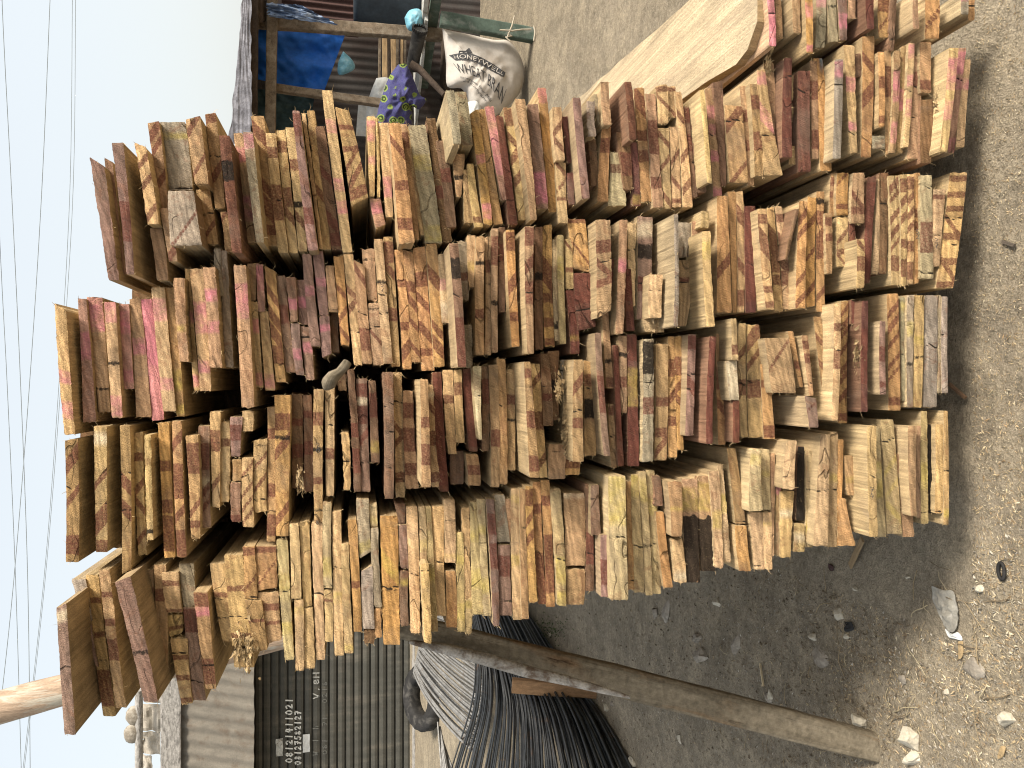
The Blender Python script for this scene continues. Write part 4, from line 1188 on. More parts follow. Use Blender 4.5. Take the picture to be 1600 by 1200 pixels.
# pencilled figures on some board ends
GL['3'] = [[(.1, .9), (.6, 1), (.8, .75), (.4, .52), (.85, .3), (.6, .02), (.1, .1)]]
def board_at(x, y):
    best = None
    for o in list(COL.objects):
        q = BPX.get(o.as_pointer())
        if q and q['yt'] < y < q['yb']:
            s = (y - q['yt']) / q['len']; xl = q['x0t'] + (q['x0b'] - q['x0t']) * s; xr = q['x1t'] + (q['x1b'] - q['x1t']) * s
            if xl <= x <= xr and (best is None or abs(x - (xl + xr) / 2) < best[0]): best = (abs(x - (xl + xr) / 2), o)
    return best[1] if best else None
for txt, x, y, sz in (('52', 1433.5, 366, 8), ('27', 1463, 380, 9), ('37', 597, 449, 9), ('74', 1362.5, 770, 10), ('8', 496, 816, 9), ('20', 497, 700, 9)):
    par = board_at(x, y)
    if not par: continue
    off = BPX[par.as_pointer()]['off'] + .0075; mb = MB()
    for i, ch in enumerate(txt):
        for st in GL[ch]:
            P = [face_pt(x + (u - .5) * sz * .62, y + (i - len(txt) / 2 + .5) * sz * .95 - (v - .5) * sz * .8, off) for u, v in st]
            mb.tube(P, .0007, n=4)
    mb.build('pen_figure', M['ink'], par, face_pt(x, y, off))

# ---------------------------------------------------------------- market stall (right background)
YT = 5.6
stall = empty('market_stall', Vector((atY(800, 60, YT).x, YT, ground_h(1, YT))), 'rough timber stall with iron back wall and sheet roof behind the stack', 'stall')
def sbeam(name, a, Ya, b, Yb, wpx, mat, side=Vector((1, 0, 0)), hd=.06, seed=1, rough=.10):
    p, q = atY(a[0], a[1], Ya), atY(b[0], b[1], Yb); mb = MB()
    wd = wpx * ((Ya + Yb) / 2) * 1.0 / FPX
    mb.beam(p, q, wd, hd, side=side, seg=14, rough=rough, seed=seed)
    return mb.build(name, M[mat], stall, p)
sbeam('post', (392, 33), YT, (690, 55), YT, 18, 'oldwood', seed=1)
sbeam('post', (425, 137), YT + .1, (600, 162), YT + .1, 11, 'oldwood', seed=2)
sbeam('beam', (427, -60), YT - .05, (420, 330), YT - .05, 15, 'oldwood', side=Vector((0, 0, 1)), seed=3)
sbeam('rafter', (396, 15), YT - .2, (417, 15), YT + .6, 30, 'darkwood', side=Vector((1, 0, 0)), hd=.12, seed=4)
sbeam('fascia', (396, -60), YT - .22, (391, 330), YT - .22, 16, 'darkwood', side=Vector((0, 0, 1)), seed=5)
# iron back wall
def ribbed(name, corners, Y, mat, parent, pitch=.076, amp=.012, nx=200, ny=6, lean=0, sk=0):
    """corners: photo px of (top y_right .. bottom) region: x0, x1 (world top, bottom), y0, y1 (world right, left)"""
    x0, x1, y0, y1 = corners; mb = MB(); vs = []
    xa, xb = atY(x0, y1, Y).x, atY(x0, y0, Y).x; za, zb = atY(x0, y0, Y).z, atY(x1, y0, Y).z
    for j in range(ny + 1):
        for i in range(nx + 1):
            x = xa + (xb - xa) * i / nx; v = j / ny; z = za + (zb - za) * v
            vs.append(Vector((x + sk * v, Y + lean * v + amp * math.sin(2 * math.pi * x / pitch) + .015 * noise.noise(Vector((x * 2, z * 2, Y))), z)))
    W = nx + 1
    mb.add(vs, [(j * W + i, j * W + i + 1, (j + 1) * W + i + 1, (j + 1) * W + i) for j in range(ny) for i in range(nx)], smooth=True)
    return mb.build(name, M[mat], parent, Vector((xa, Y, zb)))
ribbed('back_wall', (396, 900, -160, 420), 7.0, 'iron', stall, sk=.06, amp=.007)
ribbed('red_panel', (440, 560, -120, 46), 6.6, 'rediron', stall, pitch=.06)
# roof sheet: eaves at the front, rising to the back
rf = MB(); vs = []; nxr, nyr = 160, 8
for j in range(nyr + 1):
    for i in range(nxr + 1):
        u, v = i / nxr, j / nyr
        x = atY(390, 420, 5.3).x + (atY(390, -160, 5.3).x - atY(390, 420, 5.3).x) * u; z0 = atY(388, 60, 5.3).z
        vs.append(Vector((x, 5.3 + 2.0 * v, z0 + .10 * v + .012 * math.sin(2 * math.pi * x / .076))))
W = nxr + 1
rf.add(vs, [(j * W + i, j * W + i + 1, (j + 1) * W + i + 1, (j + 1) * W + i) for j in range(nyr) for i in range(nxr)], smooth=True)
rf.build('roof', M['iron'], stall, Vector((1.5, 6, 2)))

# closed soft bodies from an outline: rounded in depth
def smooth_outline(pts, n=72):
    return [cat(pts + [pts[0]], i / n) for i in range(n)] if True else pts
class Pillow:
    def __init__(s, pts, Y, th, wr=0.0, seed=0, ctr=None, pw=2.0, Yfun=None):
        s.o = smooth_outline(pts); s.Y = Y; s.th = th; s.wr = wr; s.seed = seed; s.pw = pw; s.Yfun = Yfun
        s.c = ctr or (sum(p[0] for p in s.o) / len(s.o), sum(p[1] for p in s.o) / len(s.o))
    def depth(s, x, y):
        r = s.rad(x, y); h = s.th * max(0, 1 - min(1, r) ** s.pw) ** .6
        h += s.wr * (noise.noise(Vector((x * .07, y * .07, s.seed))) + .6 * noise.noise(Vector((x * .17 + y * .05, y * .12, s.seed + 4)))) * max(0, 1 - r ** 4)
        return h
    def rad(s, x, y):
        dx, dy = x - s.c[0], y - s.c[1]
        if abs(dx) + abs(dy) < 1e-6: return 0
        best = 0
        n = len(s.o)
        for i in range(n):
            ax_, ay_ = s.o[i][0] - s.c[0], s.o[i][1] - s.c[1]; bx, by = s.o[(i + 1) % n][0] - s.c[0], s.o[(i + 1) % n][1] - s.c[1]
            ex, ey = bx - ax_, by - ay_; den = dx * ey - dy * ex
            if abs(den) < 1e-9: continue
            t = (ax_ * ey - ay_ * ex) / den; u = (ax_ * dy - ay_ * dx) / den
            if t > 0 and -1e-6 <= u <= 1 + 1e-6: best = max(best, 1 / t)
        return best
    def y0(s, x, y): return s.Yfun(x, y) if s.Yfun else s.Y
    def mesh(s, rings=14):
        mb = MB(); n = len(s.o)
        for sign in (1, -1):
            vs = []; uvs = []
            for k in range(rings + 1):
                r = k / rings
                for (x, y) in s.o:
                    px, py = s.c[0] + (x - s.c[0]) * r, s.c[1] + (y - s.c[1]) * r
                    dpt = s.depth(px, py) if r < 1 else 0
                    vs.append(atY(px, py, s.y0(px, py) - (dpt if sign > 0 else -s.th * .5 * (1 - r ** 2)))); uvs.append((px * .0045, py * .0045))
            fs = [(k * n + i, k * n + (i + 1) % n, (k + 1) * n + (i + 1) % n, (k + 1) * n + i) for k in range(rings) for i in range(n)]
            mb.add(vs, fs, smooth=True, uvs=uvs)
        return mb
def pillow(name, pts, Y, th, mat, label=None, catg=None, wr=0, seed=0, parent=None, pw=2.0):
    p = Pillow(pts, Y, th, wr, seed, pw=pw); o = p.mesh().build(name, M[mat], parent, atY(p.c[0], p.c[1], Y))
    if label: tag(o, label, catg)
    return p, o
def sheet(name, quad, Y, mat, label, catg, wr=.03, n=26, th=.004, seed=1, Y2=None, parent=None, edge=0):
    """hanging cloth over a quad of photo pixels (TL, TR, BR, BL in the picture)"""
    mb = MB(); front = []; back = []
    for j in range(n + 1):
        for i in range(n + 1):
            u, v = i / n, j / n
            x = (quad[0][0] * (1 - u) + quad[1][0] * u) * (1 - v) + (quad[3][0] * (1 - u) + quad[2][0] * u) * v
            y = (quad[0][1] * (1 - u) + quad[1][1] * u) * (1 - v) + (quad[3][1] * (1 - u) + quad[2][1] * u) * v
            if edge and (i in (0, n) or j in (0, n)):
                x += edge * noise.noise(Vector((v * 9, u * 9, seed))); y += edge * noise.noise(Vector((v * 9, u * 9, seed + 5)))
            yy = Y + wr * (noise.noise(Vector((u * 3, v * 4, seed))) + .5 * noise.noise(Vector((u * 8, v * 9, seed + 2))) + .8 * (noise.noise(Vector(((u + v) * 2.2, (u - v) * 7, seed + 9)))))
            p = atY(x, y, yy); front.append(p); back.append(p + Vector((0, th, 0)))
    W = n + 1; f = [(j * W + i, j * W + i + 1, (j + 1) * W + i + 1, (j + 1) * W + i) for j in range(n) for i in range(n)]
    mb.add(front, f, smooth=True); mb.add(back, [q[::-1] for q in f], smooth=True)
    o = mb.build(name, M[mat], parent, front[W * W // 2])
    if label: tag(o, label, catg)
    return o
sheet('tarpaulin', [(400, 40), (542, 47), (505, 146), (394, 122)], 6.0, 'tarp', 'bright blue tarpaulin hanging inside the stall between its posts', 'tarpaulin', wr=.05)
sheet('plastic_sheet', [(396, 138), (492, 148), (482, 205), (390, 215)], 6.3, 'teal', 'dim teal sheet hanging low in the stall under the tarpaulin', 'plastic sheet', wr=.04, seed=4)
sheet('plastic_sheet', [(416, 4), (470, 8), (528, 38), (420, 26)], 5.45, 'bluefilm', 'crumpled blue grey plastic draped over the stall post', 'plastic sheet', wr=.06, seed=6, edge=3)
sheet('plastic_film', [(382, -30), (392, -30), (393, 225), (358, 225)], 5.2, 'silver', 'torn silver grey plastic film hanging along the stall roof edge', 'plastic sheet', wr=.005, seed=8, n=44, edge=7)
sheet('panel', [(560, 160), (606, 162), (604, 215), (556, 212)], 6.2, 'white', 'pale grey board panel low in the stall beside the printed cloth', 'panel', wr=.02, seed=12)
pillow('plastic_bag', [(536, 80), (549, 92), (555, 104), (548, 112), (530, 117), (528, 100)], 5.9, .06, 'bag', 'light blue plastic bag poking out beside the blue tarpaulin', 'bag', wr=.02, seed=2)
pillow('plastic_bag', [(632, 28), (640, 16), (655, 14), (662, 26), (660, 40), (650, 49), (637, 46)], 5.5, .10, 'bag', 'round sky blue plastic bag hanging by the stall post and tube', 'bag', wr=.02, seed=3)
pillow('white_bag', [(588, 122), (604, 121), (612, 130), (604, 150), (596, 170), (590, 200), (572, 196), (576, 155)], 5.9, .08, 'white', 'pale white plastic bag behind the printed cloth in the stall', 'bag', wr=.02, seed=5)
pillow('cloth', [(622, 101), (634, 100), (641, 112), (648, 128), (656, 148), (666, 156), (655, 171), (644, 166), (643, 185), (640, 205), (612, 210), (590, 200), (590, 176), (597, 150), (608, 120)], 5.3, .11, 'cloth',
       'purple and green flower printed cotton cloth draped in the stall', 'cloth', wr=.045, seed=7)
# barrel
bz0, bz1 = atY(655, 0, 5.9).z, atY(553, 0, 5.9).z; bx = atY(600, -14, 5.9).x; mb = MB(); pr = [(0, .9), (.0, .95), (.06, 1), (.5, 1.04), (.94, 1), (1, .95), (1, .0)]; n = 28; vs = []
for f, r in pr:
    for i in range(n): vs.append(Vector((bx + .27 * r * math.cos(2 * math.pi * i / n), 5.9 + .27 * r * math.sin(2 * math.pi * i / n), bz0 + (bz1 - bz0) * f)))
mb.add(vs, [(k * n + i, k * n + (i + 1) % n, (k + 1) * n + (i + 1) % n, (k + 1) * n + i) for k in range(len(pr) - 1) for i in range(n)], smooth=True)
tag(mb.build('barrel', M['barrel'], None, Vector((bx, 5.9, bz0))), 'dark blue plastic barrel standing in the stall at the picture top', 'barrel')
# table > top, apron, legs
table = empty('table', atY(842, 58, 5.3), 'worn table with green apron and pale edge beside the wheat bran sack', 'table')
def tbeam(name, a, Ya, b, Yb, wpx, hd, mat, side=Vector((1, 0, 0)), seed=1):
    p, q = atY(a[0], a[1], Ya), atY(b[0], b[1], Yb); mb = MB(); mb.beam(p, q, wpx * (Ya + Yb) / 2 / FPX, hd, side=side, seg=14, rough=.05, seed=seed)
    return mb.build(name, M[mat], table, p)
tbeam('apron', (688, -50), 5.0, (662, 134), 6.4, 15, .05, 'green', side=Vector((0, 0, 1)), seed=2)
tbeam('top_edge', (671, -50), 4.97, (651, 134), 6.38, 7, .06, 'greypaint', side=Vector((0, 0, 1)), seed=3)
tbeam('leg', (688, 30), 5.28, (841, 57), 5.28, 22, .06, 'green', seed=4)
tbeam('stretcher', (839, 45), 5.3, (851, -60), 5.0, 8, .05, 'darkwood', side=Vector((0, 0, 1)), seed=5)
tbeam('shelf', (705, 40), 6.9, (702, 150), 6.9, 26, .3, 'darkwood', side=Vector((0, 0, 1)), seed=6)
tbeam('top', (664, -50), 5.5, (648, 134), 6.9, 5, .9, 'greypaint', side=Vector((0, 0, 1)), seed=7)
# twine ties on the leg
mb = MB()
for pts in ([(804, 25), (800, 40), (795, 52), (792, 60)], [(781, 47), (800, 48), (815, 46), (830, 46)], [(793, 52), (800, 56), (790, 58), (797, 64)], [(834, 40), (836, 50), (834, 64)]):
    mb.tube([atY(x, y, 5.21) for x, y in pts], .006, n=5)
tag(mb.build('twine', M['string'], None, atY(800, 45, 5.21)), 'pale twine tied round the green table leg above the sack', 'twine')
# strips of timber stacked behind
for k, (x, wd, mt) in enumerate(((594, 4, 'oldwood'), (601, 8, 'board'), (607, 4, 'darkwood'), (614, 8, 'board'), (621, 4, 'oldwood'), (628, 4, 'board'), (633, 3, 'oldwood'))):
    mb = MB(); p, q = atY(x, 54, 6.4), atY(x + random.uniform(-2, 2), 130, 6.4)
    mb.beam(p, q, wd * 6.4 / FPX, .05, side=Vector((0, 0, 1)), seg=6, rough=.05, seed=k, tint=(.42, .29, .16, 0))
    tag(mb.build('timber_strip', M[mt], None, p), ['grey strip of timber, leftmost of those behind the tube', 'wide pale strip of timber, second from left behind the tube', 'dark narrow strip of timber between two pale strips behind the tube', 'wide orange tan strip of timber midway behind the tube', 'narrow grey strip right of the orange tan timber strip', 'narrow tan strip of timber near the rubber tube', 'thin grey strip of timber touching the rubber tube'][k], 'timber', 'timber strips stacked in the stall')
# rubber tube with a toothed rim, and a dark stick
tb = MB(); p, q = atY(656, 46, 5.35), atY(643, 108, 5.6); d = (q - p).normalized()
tb.tube([p, p.lerp(q, .3), p.lerp(q, .7), q], [.052, .050, .047, .044], n=20, cap=False); tb.tube([p + d * .002, q], [.043, .037], n=20)
for i in range(18):
    a = 2 * math.pi * i / 18; e1 = d.cross(Vector((0, 0, 1))).normalized(); e2 = d.cross(e1)
    c = p + (e1 * math.cos(a) + e2 * math.sin(a)) * .051; tb.box(c, e1 * .006, e2 * .006, d * .012)
tag(tb.build('rubber_tube', M['rubber'], None, p), 'short black rubber tube with toothed rim leaning by the table edge', 'tube')
mb = MB(); mb.tube([atY(641, 100, 5.2), atY(655, 108, 5.2), atY(672, 125, 5.15), atY(694, 148, 5.1)], [.03, .028, .022, .02], n=8)
tag(mb.build('stick', M['darkwood'], None, atY(660, 115, 5.2)), 'dark wooden stick slanting in front of the table beside the cloth', 'stick')

# the sack with its print
SK = Pillow([(691, 44), (700, 47), (735, 54), (770, 62), (792, 63), (806, 76), (817, 98), (819, 122), (812, 145), (800, 160), (780, 178), (755, 186), (738, 175), (728, 150), (720, 138), (699, 135), (697, 100), (694, 70)], 5.42, .15, .016, 3, pw=2.6)
sko = tag(SK.mesh(rings=22).build('sack', M['sack'], None, atY(760, 120, 5.42)), 'bulging white woven sack printed wheat bran tied to the green table leg', 'sack')
def sack_pt(x, y): return atY(x, y, SK.y0(x, y) - SK.depth(x, y) - .006)
def text_mesh(txt):
    cu = bpy.data.curves.new('t', 'FONT'); cu.body = txt; cu.size = 1; cu.resolution_u = 2
    ob = bpy.data.objects.new('t', cu); COL.objects.link(ob)
    me = bpy.data.meshes.new_from_object(ob, depsgraph=bpy.context.evaluated_depsgraph_get())
    bpy.data.objects.remove(ob); return me
def printed(txt, base_pts, h_pts, name, mat, parent):
    """lay lettering along a curved baseline in the sack's picture plane; heights vary along it"""
    me = text_mesh(txt); vs = [v.co.copy() for v in me.vertices]; fs = [tuple(p.vertices) for p in me.polygons]
    x0, x1 = min(v.x for v in vs), max(v.x for v in vs); out_ = []
    for v in vs:
        t = (v.x - x0) / (x1 - x0); b = cat(base_pts, t); u = cat(h_pts, t)
        f = v.y / .70; out_.append(sack_pt(b[0] + (u[0] - b[0]) * f, b[1] + (u[1] - b[1]) * f))
    mb = MB(); mb.add(out_, fs); bpy.data.meshes.remove(me)
    return mb.build(name, M[mat], parent, out_[0])
def z3(p): return (680 + p[0] / 6.317, p[1] / 6.317)
ban = [z3(q) for q in ((135, 545), (300, 520), (430, 555), (560, 625), (695, 715))]; ban2 = [z3(q) for q in ((200, 592), (310, 590), (420, 622), (545, 690), (680, 760))]
mb = MB(); n = 30; vs = []
for j in range(5):
    for i in range(n + 1):
        a = cat(ban, i / n); b = cat(ban2, i / n); vs.append(sack_pt(*lerp2(a, b, j / 4)))
mb.add(vs, [(j * (n + 1) + i, j * (n + 1) + i + 1, (j + 1) * (n + 1) + i + 1, (j + 1) * (n + 1) + i) for j in range(4) for i in range(n)])
roofp = [z3(q) for q in ((235, 500), (300, 500), (335, 470), (365, 520), (300, 527), (230, 530))]
vs = [sack_pt(*q) for q in roofp]; mb.add(vs, [tuple(range(6))])
mb.build('banner_print', M['ink'], sko, sack_pt(*ban[2]))
_sp = sack_pt
def sack_pt(x, y): return _sp(x, y) + Vector((0, -.004, 0))
printed('HONEYWELL', [z3(q) for q in ((195, 585), (310, 580), (420, 612), (545, 680), (665, 745))], [z3(q) for q in ((180, 548), (305, 538), (430, 572), (560, 640), (682, 712))], 'brand_print', 'sack', sko)
sack_pt = _sp
printed('WHEAT BRAN', [z3(q) for q in ((235, 715), (350, 735), (470, 800), (570, 890), (655, 1025))], [z3(q) for q in ((175, 622), (330, 640), (470, 690), (590, 770), (705, 880))], 'title_print', 'ink', sko)
printed('Honeywell Flour Mills', [z3(q) for q in ((250, 772), (330, 790), (420, 850), (480, 925), (545, 1005))], [z3(q) for q in ((248, 750), (335, 768), (432, 830), (500, 905), (565, 985))], 'small_print', 'ink', sko)
printed('and Company', [z3(q) for q in ((275, 810), (330, 820), (390, 870), (440, 935), (500, 1005))], [z3(q) for q in ((270, 790), (335, 800), (400, 852), (458, 918), (515, 990))], 'small_print', 'ink', sko)
# drop-down plastic at the sack foot
pillow('plastic_bag', [(728, 160), (745, 158), (752, 175), (742, 195), (728, 190)], 5.3, .05, 'white', 'thin clear pale plastic bag at the foot of the sack', 'bag', wr=.01, seed=9)

# ---------------------------------------------------------------- overhead cables
for k, pts in enumerate(([(3, -120), (3, 0), (18, 300), (32, 600), (43, 900), (47, 1200), (47, 1320)], [(82, -120), (78, 0), (65, 300), (46, 600), (22, 900), (0, 1110), (-14, 1230)],
                         [(114, -120), (113, 0), (109, 300), (92, 600), (69, 900), (36, 1200), (22, 1320)], [(119, -120), (118, 0), (114, 300), (95, 600), (71, 900), (38, 1200), (24, 1320)],
                         [(-22, -120), (-16, 0), (0, 385), (11, 600), (24, 900), (33, 1200), (36, 1320)])):
    P = [atY(*cat(pts, i / 40), 16 + .3 * k) for i in range(41)]
    mb = MB(); mb.tube(P, .0068 if k not in (2, 3) else .0055, n=6)
    tag(mb.build('power_cable', M['wire'], None, P[20]), ['thin grey overhead cable crossing the two steeper cables at far left', 'overhead cable slanting towards the left edge at the picture bottom', 'left cable of the close pair passing behind the stack top', 'right cable of the close pair passing behind the stack top', 'leftmost overhead cable entering from the left edge'][k], 'cable', 'overhead cables in the sky')

# ---------------------------------------------------------------- stones and litter on the ground
def stone(px, py, wx, wy, hgt, mat, label, seed, ang=0, name='stone'):
    c = on_ground(px, py); q = (c - CAM).dot(FWD) / FPX
    rx, ry = wy * q / 2 * 1.2, wx * q / 2 * 1.35; mb = MB(); vs = []; n, k = 9, 16
    rnd = random.Random(seed); pl = [(Vector((rnd.uniform(-1, 1), rnd.uniform(-1, 1), rnd.uniform(-.3, 1))).normalized(), rnd.uniform(.42, .8)) for _ in range(11)]
    for i in range(n):
        for j in range(k):
            a, b = math.pi * i / (n - 1), 2 * math.pi * j / k
            v = Vector((math.sin(a) * math.cos(b), math.sin(a) * math.sin(b), math.cos(a)))
            for nn, dd in pl:
                e = v.dot(nn)
                if e > dd: v -= nn * (e - dd)
            v *= 1 + .22 * noise.noise(v * 2.1 + Vector((seed, 0, 0))) + .09 * noise.noise(v * 6 + Vector((seed, 3, 0)))
            x, y = v.x * rx, v.y * ry; ca, sa = math.cos(ang), math.sin(ang)
            vs.append(c + Vector((x * ca - y * sa, x * sa + y * ca, v.z * hgt + hgt * .45)))
    mb.add(vs, [(i * k + j, (i + 1) * k + j, (i + 1) * k + (j + 1) % k, i * k + (j + 1) % k) for i in range(n - 1) for j in range(k)])
    tag(mb.build(name, M[mat], None, c), label, 'stone', 'loose stones on the ground')
ST = [(1096, 1026, 40, 28, .03, 'stone', 'large grey angular stone left of the prop pole middle'),
      (1091, 995, 22, 18, .02, 'stone', 'small pale stone just above the large grey angular stone'),
      (1122, 941, 20, 13, .014, 'palestone', 'flat pale oval stone below the stack near the picture centre right'),
      (1152, 1007, 17, 30, .016, 'stone', 'diamond shaped grey stone between the stack and prop pole'),
      (1283, 1024, 36, 32, .012, 'stone', 'broad flat grey slab stone half buried right of the pole middle'),
      (1271, 994, 13, 13, .016, 'palestone', 'small square pale stone touching the broad flat slab stone'),
      (1315, 961, 18, 24, .018, 'palestone', 'pale wedge stone beside the black scrap'),
      (1346, 1126, 23, 25, .026, 'palestone', 'squarish pale stone at the foot of the prop pole'),
      (1427, 1154, 28, 31, .032, 'palestone', 'big rough cream stone, upper of the pair at the picture bottom'),
      (1429, 1184, 25, 24, .026, 'palestone', 'big rough cream stone, lower of the pair at the picture bottom'),
      (1575, 1124, 25, 24, .026, 'palestone', 'rounded cream stone near the lower right picture corner'),
      (1522, 1045, 36, 34, .010, 'stone', 'dark flat grey stone sunk in the sawdust below the plastic bag'),
      (1534, 921, 14, 14, .014, 'palestone', 'small white stone right of the plastic bag'),
      (1419, 902, 10, 6, .008, 'palestone', 'tiny white oval pebble left of the plastic bag top'),
      (1324, 993, 13, 9, .009, 'palestone', 'small bright white stone under the black scrap'),
      (1025, 958, 10, 24, .012, 'stone', 'narrow upright grey stone at the left foot of the stack'),
      (1042, 955, 18, 42, .014, 'stone', 'long rounded brown grey stone beside the narrow stone'),
      (1410, 1061, 14, 16, .008, 'stone', 'brown flat pebble in the middle of the sawdust'),
      (1481, 1081, 9, 11, .010, 'palestone', 'small tan pebble below the dark flat stone'),
      (1338, 920, 8, 8, .010, 'palestone', 'tiny pale pebble above the wedge stone'),
      (1063, 1155, 8, 13, .010, 'palestone', 'small white stone left of the lower prop pole'),
      (1202, 1090, 16, 16, .012, 'stone', 'brown grey stone close under the prop pole'),
      (1205, 1085, 10, 22, .012, 'palestone', 'pale split stone chip resting by the prop pole'),
      (948, 1105, 14, 9, .016, 'palestone', 'pale stone by the end of the stake and steel bars'),
      (958, 1100, 9, 8, .016, 'stone', 'small grey stone beside the steel bars'),
      (990, 1190, 16, 10, .02, 'palestone', 'pale stone at the bottom edge beside the black bars'),
      (860, 990, 6, 8, .012, 'palestone', 'tiny pale pebble below the middle of the stack')]
for i, s in enumerate(ST): stone(*s[:6], s[6], i + 1, ang=random.uniform(-.4, .4))
# plastic bag, black scrap, rubber loop, leaf, sliver
def flat_thing(name, pts, mat, label, catg, wr=.006, seed=1, lift=.004):
    o_ = smooth_outline(pts, 40); c = (sum(p[0] for p in o_) / 40, sum(p[1] for p in o_) / 40); mb = MB(); vs = []
    for k in range(7):
        r = k / 6
        for x, y in o_:
            p = on_ground(c[0] + (x - c[0]) * r, c[1] + (y - c[1]) * r); e = noise.noise(Vector((x * .09 * r + seed, y * .09 * r, seed)))
            vs.append(p + Vector((0, 0, lift + wr * (1 - r * .6) * (1 + e * 1.5))))
    top = [(k * 40 + i, (k + 1) * 40 + i, (k + 1) * 40 + (i + 1) % 40, k * 40 + (i + 1) % 40) for k in range(6) for i in range(40)]
    mb.add(vs, top, smooth=True); mb.add([v - Vector((0, 0, .0015)) for v in vs], [f[::-1] for f in top], smooth=True)
    tag(mb.build(name, M[mat], None, on_ground(*c)), label, catg)
flat_thing('plastic_bag', [(1462, 915), (1478, 922), (1494, 925), (1501, 960), (1497, 985), (1484, 984), (1472, 960), (1460, 935)], 'film', 'flattened grey polythene bag trodden into the sawdust', 'bag', wr=.010)
flat_thing('plastic_scrap', [(1480, 982), (1490, 990), (1500, 988), (1506, 1000), (1496, 998), (1486, 995)], 'white', 'white torn plastic scrap at the tip of the polythene bag', 'scrap', wr=.006, seed=3)
flat_thing('plastic_scrap', [(1322, 972), (1333, 972), (1335, 984), (1323, 986)], 'rubber', 'small black plastic scrap between two pale stones', 'scrap', wr=.006, seed=4)
flat_thing('plastic_scrap', [(1296, 880), (1303, 884), (1304, 892), (1298, 890)], 'rediron', 'tiny red plastic scrap below the stack', 'scrap', wr=.004, seed=6)
flat_thing('leaf', [(1567, 1165), (1574, 1168), (1570, 1182), (1562, 1184)], 'leaf', 'dry tan leaf near the lower right picture corner', 'leaf', wr=.005, seed=7)
flat_thing('leaf', [(1500, 1002), (1507, 1003), (1507, 1024), (1501, 1028)], 'leaf', 'narrow dry leaf below the white plastic scrap', 'leaf', wr=.004, seed=8)
mb = MB(); P = []
for i in range(25):
    a = 2 * math.pi * i / 24; p = on_ground(1568 + 6 * math.sin(a) * .8 + 8 * math.cos(a) * .15, 892 + 13 * math.cos(a)); P.append(p + Vector((0, 0, .006)))
mb.tube(P, .004, n=6); tag(mb.build('rubber_band', M['rubber'], None, P[0]), 'thin black rubber loop lying on the pale ground at right', 'rubber loop')
def sliver(p0, p1, wd, label, tint, lift=.008):
    a, b = on_ground(*p0) + Vector((0, 0, lift)), on_ground(*p1) + Vector((0, 0, .006)); mb = MB()
    mb.beam(a, b, wd, .006, side=Vector((1, 0, 0)), seg=5, rough=.12, seed=p0[0], tint=tint); tag(mb.build('wood_sliver', M['board'], None, a), label, 'wood sliver', 'wood slivers on the ground')
sliver((1362, 842), (1331, 884), .020, 'tan wood sliver lying against the bottom row of the stack', (.36, .26, .15, 0), .03)
sliver((1488, 600), (1512, 622), .008, 'brown twig by the stack foot at the row gap', (.2, .12, .07, 0))
sliver((1196, 1072), (1190, 1036), .006, 'pale curved splinter between the slab stone and pole', (.5, .4, .25, 0))
sliver((1590, 384), (1570, 378), .007, 'dark twig at the right picture edge', (.12, .1, .08, 0))
sliver((1272, 278), (1284, 284), .004, 'pale splinter at the gap under the top row', (.6, .5, .35, 0), .75) if False else None

# wood chips, splinters and grit strewn over the earth: past counting
def chips(name, n, region, size, tints, label, flatten=.25, mat='board'):
    mb = MB(); rnd = random.Random(len(name) * 13 + n); done = 0; tries = 0
    while done < n and tries < n * 8:
        tries += 1
        px, py = region(rnd)
        p = on_ground(px, py)
        if p.y > 1.44 and -.62 < p.x < 1.3: continue
        p.z = fine_h(p.x, p.y)
        L = rnd.uniform(*size); wv = L * rnd.uniform(.10, .30); a = rnd.uniform(0, 6.283); d = Vector((math.cos(a), math.sin(a), rnd.uniform(-.12, .3))).normalized(); s = Vector((-math.sin(a), math.cos(a), rnd.uniform(-.4, .4))).normalized()
        h = Vector((0, 0, max(.0008, wv * flatten))); c = p + Vector((0, 0, .001 + abs(d.z) * L * .4))
        tt = rnd.choice(tints); k = rnd.uniform(.7, 1.2); tt = (tt[0] * k, tt[1] * k, tt[2] * k, 0)
        v = [c - d * L / 2, c - s * wv / 2 + d * L * rnd.uniform(-.2, .2), c + d * L / 2, c + s * wv / 2 + d * L * rnd.uniform(-.2, .2), c + h]
        mb.add(v, [(0, 1, 4), (1, 2, 4), (2, 3, 4), (3, 0, 4), (3, 2, 1, 0)], tint=tt); done += 1
    tag(mb.build(name, M[mat], None), label, 'debris', kind='stuff')
WT = [(.46, .37, .23), (.41, .32, .19), (.52, .45, .32), (.30, .21, .12), (.40, .30, .18)]
chips('wood_chips', 3600, lambda r: (r.uniform(1300, 1600), r.gauss(1000, 190)), (.004, .017), WT, 'pale wood chips and splinters strewn over the ground in front of the stack')
chips('sawdust_flakes', 2600, lambda r: (r.uniform(1470, 1600), r.uniform(-20, 900)), (.003, .011), WT, 'fine sawdust flakes on the ground right of the stack')
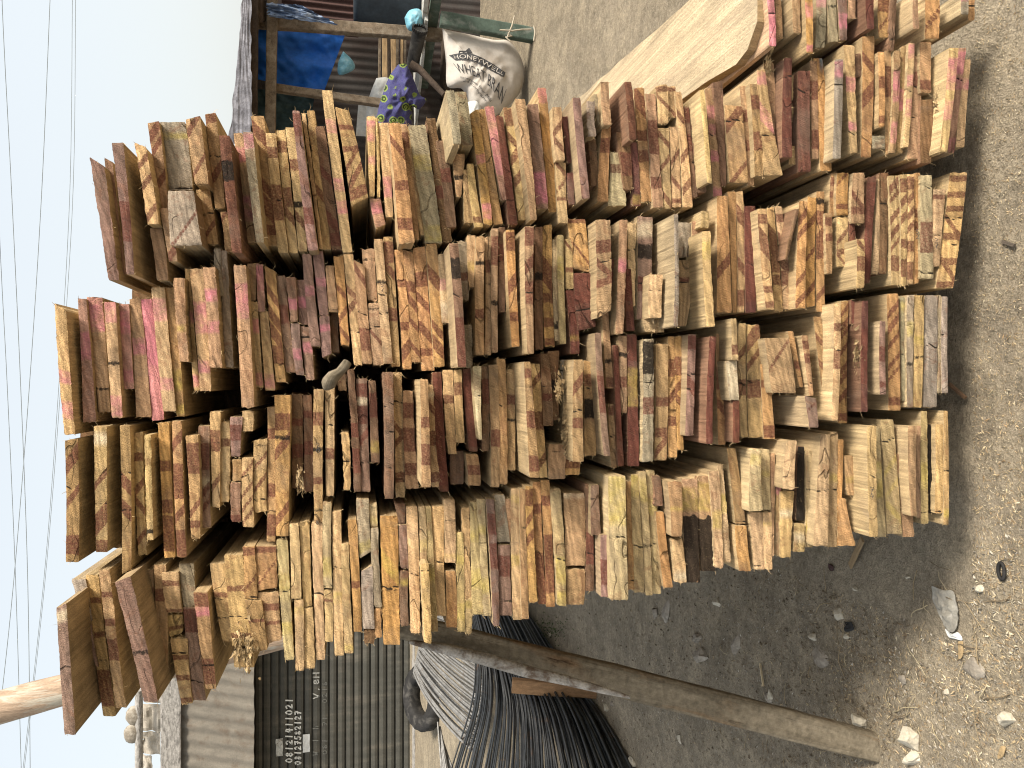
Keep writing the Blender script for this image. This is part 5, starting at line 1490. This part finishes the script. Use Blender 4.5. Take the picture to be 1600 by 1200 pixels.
chips('dark_litter', 3200, lambda r: (r.uniform(960, 1400), r.uniform(840, 1200)), (.005, .020), [(.20, .15, .10), (.28, .22, .14), (.38, .31, .20), (.13, .10, .07)], 'bark crumbs and dry straw on the shaded ground left of the stack')
chips('grit', 2600, lambda r: (r.uniform(900, 1600), r.uniform(820, 1200)), (.004, .013), [(.34, .31, .26), (.22, .20, .17), (.42, .39, .33)], 'small gravel grit scattered over the earth', flatten=1.6, mat='board')
chips('clods', 1500, lambda r: (r.uniform(900, 1420), r.uniform(840, 1200)), (.004, .016), [(.20, .165, .12), (.24, .20, .145), (.16, .13, .095)], 'crumbly dark clods of earth on the shaded ground left of the stack', flatten=2.0)
# dry stalks
mb = MB(); rnd = random.Random(5)
for _ in range(70):
    px, py = rnd.uniform(1080, 1590), rnd.uniform(870, 1195); p = on_ground(px, py); a = rnd.uniform(0, 6.28); L = rnd.uniform(.03, .10); P = []
    for k in range(5):
        a += rnd.uniform(-.35, .35); P.append(p + Vector((0, 0, .004 + .006 * math.sin(k)))); p = p + Vector((math.cos(a), math.sin(a), 0)) * L / 4
    mb.tube(P, rnd.uniform(.0006, .0014), n=4, tint=rnd.choice(((.5, .42, .27, 0), (.36, .28, .17, 0), (.22, .17, .11, 0))))
tag(mb.build('dry_stalks', M['board']), 'thin dry stalks and roots lying on the earth', 'debris', kind='stuff')
# weeds at the left foot of the stack
mb = MB(); rnd = random.Random(9)
for _ in range(260):
    px, py = rnd.gauss(862, 14), rnd.gauss(985, 12); p = on_ground(px, py); a = rnd.uniform(0, 6.28); d = Vector((math.cos(a), math.sin(a), rnd.uniform(.2, 1.0))).normalized(); s = d.cross(Vector((0, 0, 1))).normalized() * .004; L = rnd.uniform(.012, .035)
    q = p + Vector((0, 0, rnd.uniform(0, .03))); mb.add([q, q + d * L * .5 + s, q + d * L, q + d * L * .5 - s], [(0, 1, 2, 3)])
tag(mb.build('weeds', M['weed']), 'low green weeds growing at the left foot of the stack', 'weeds', kind='stuff')
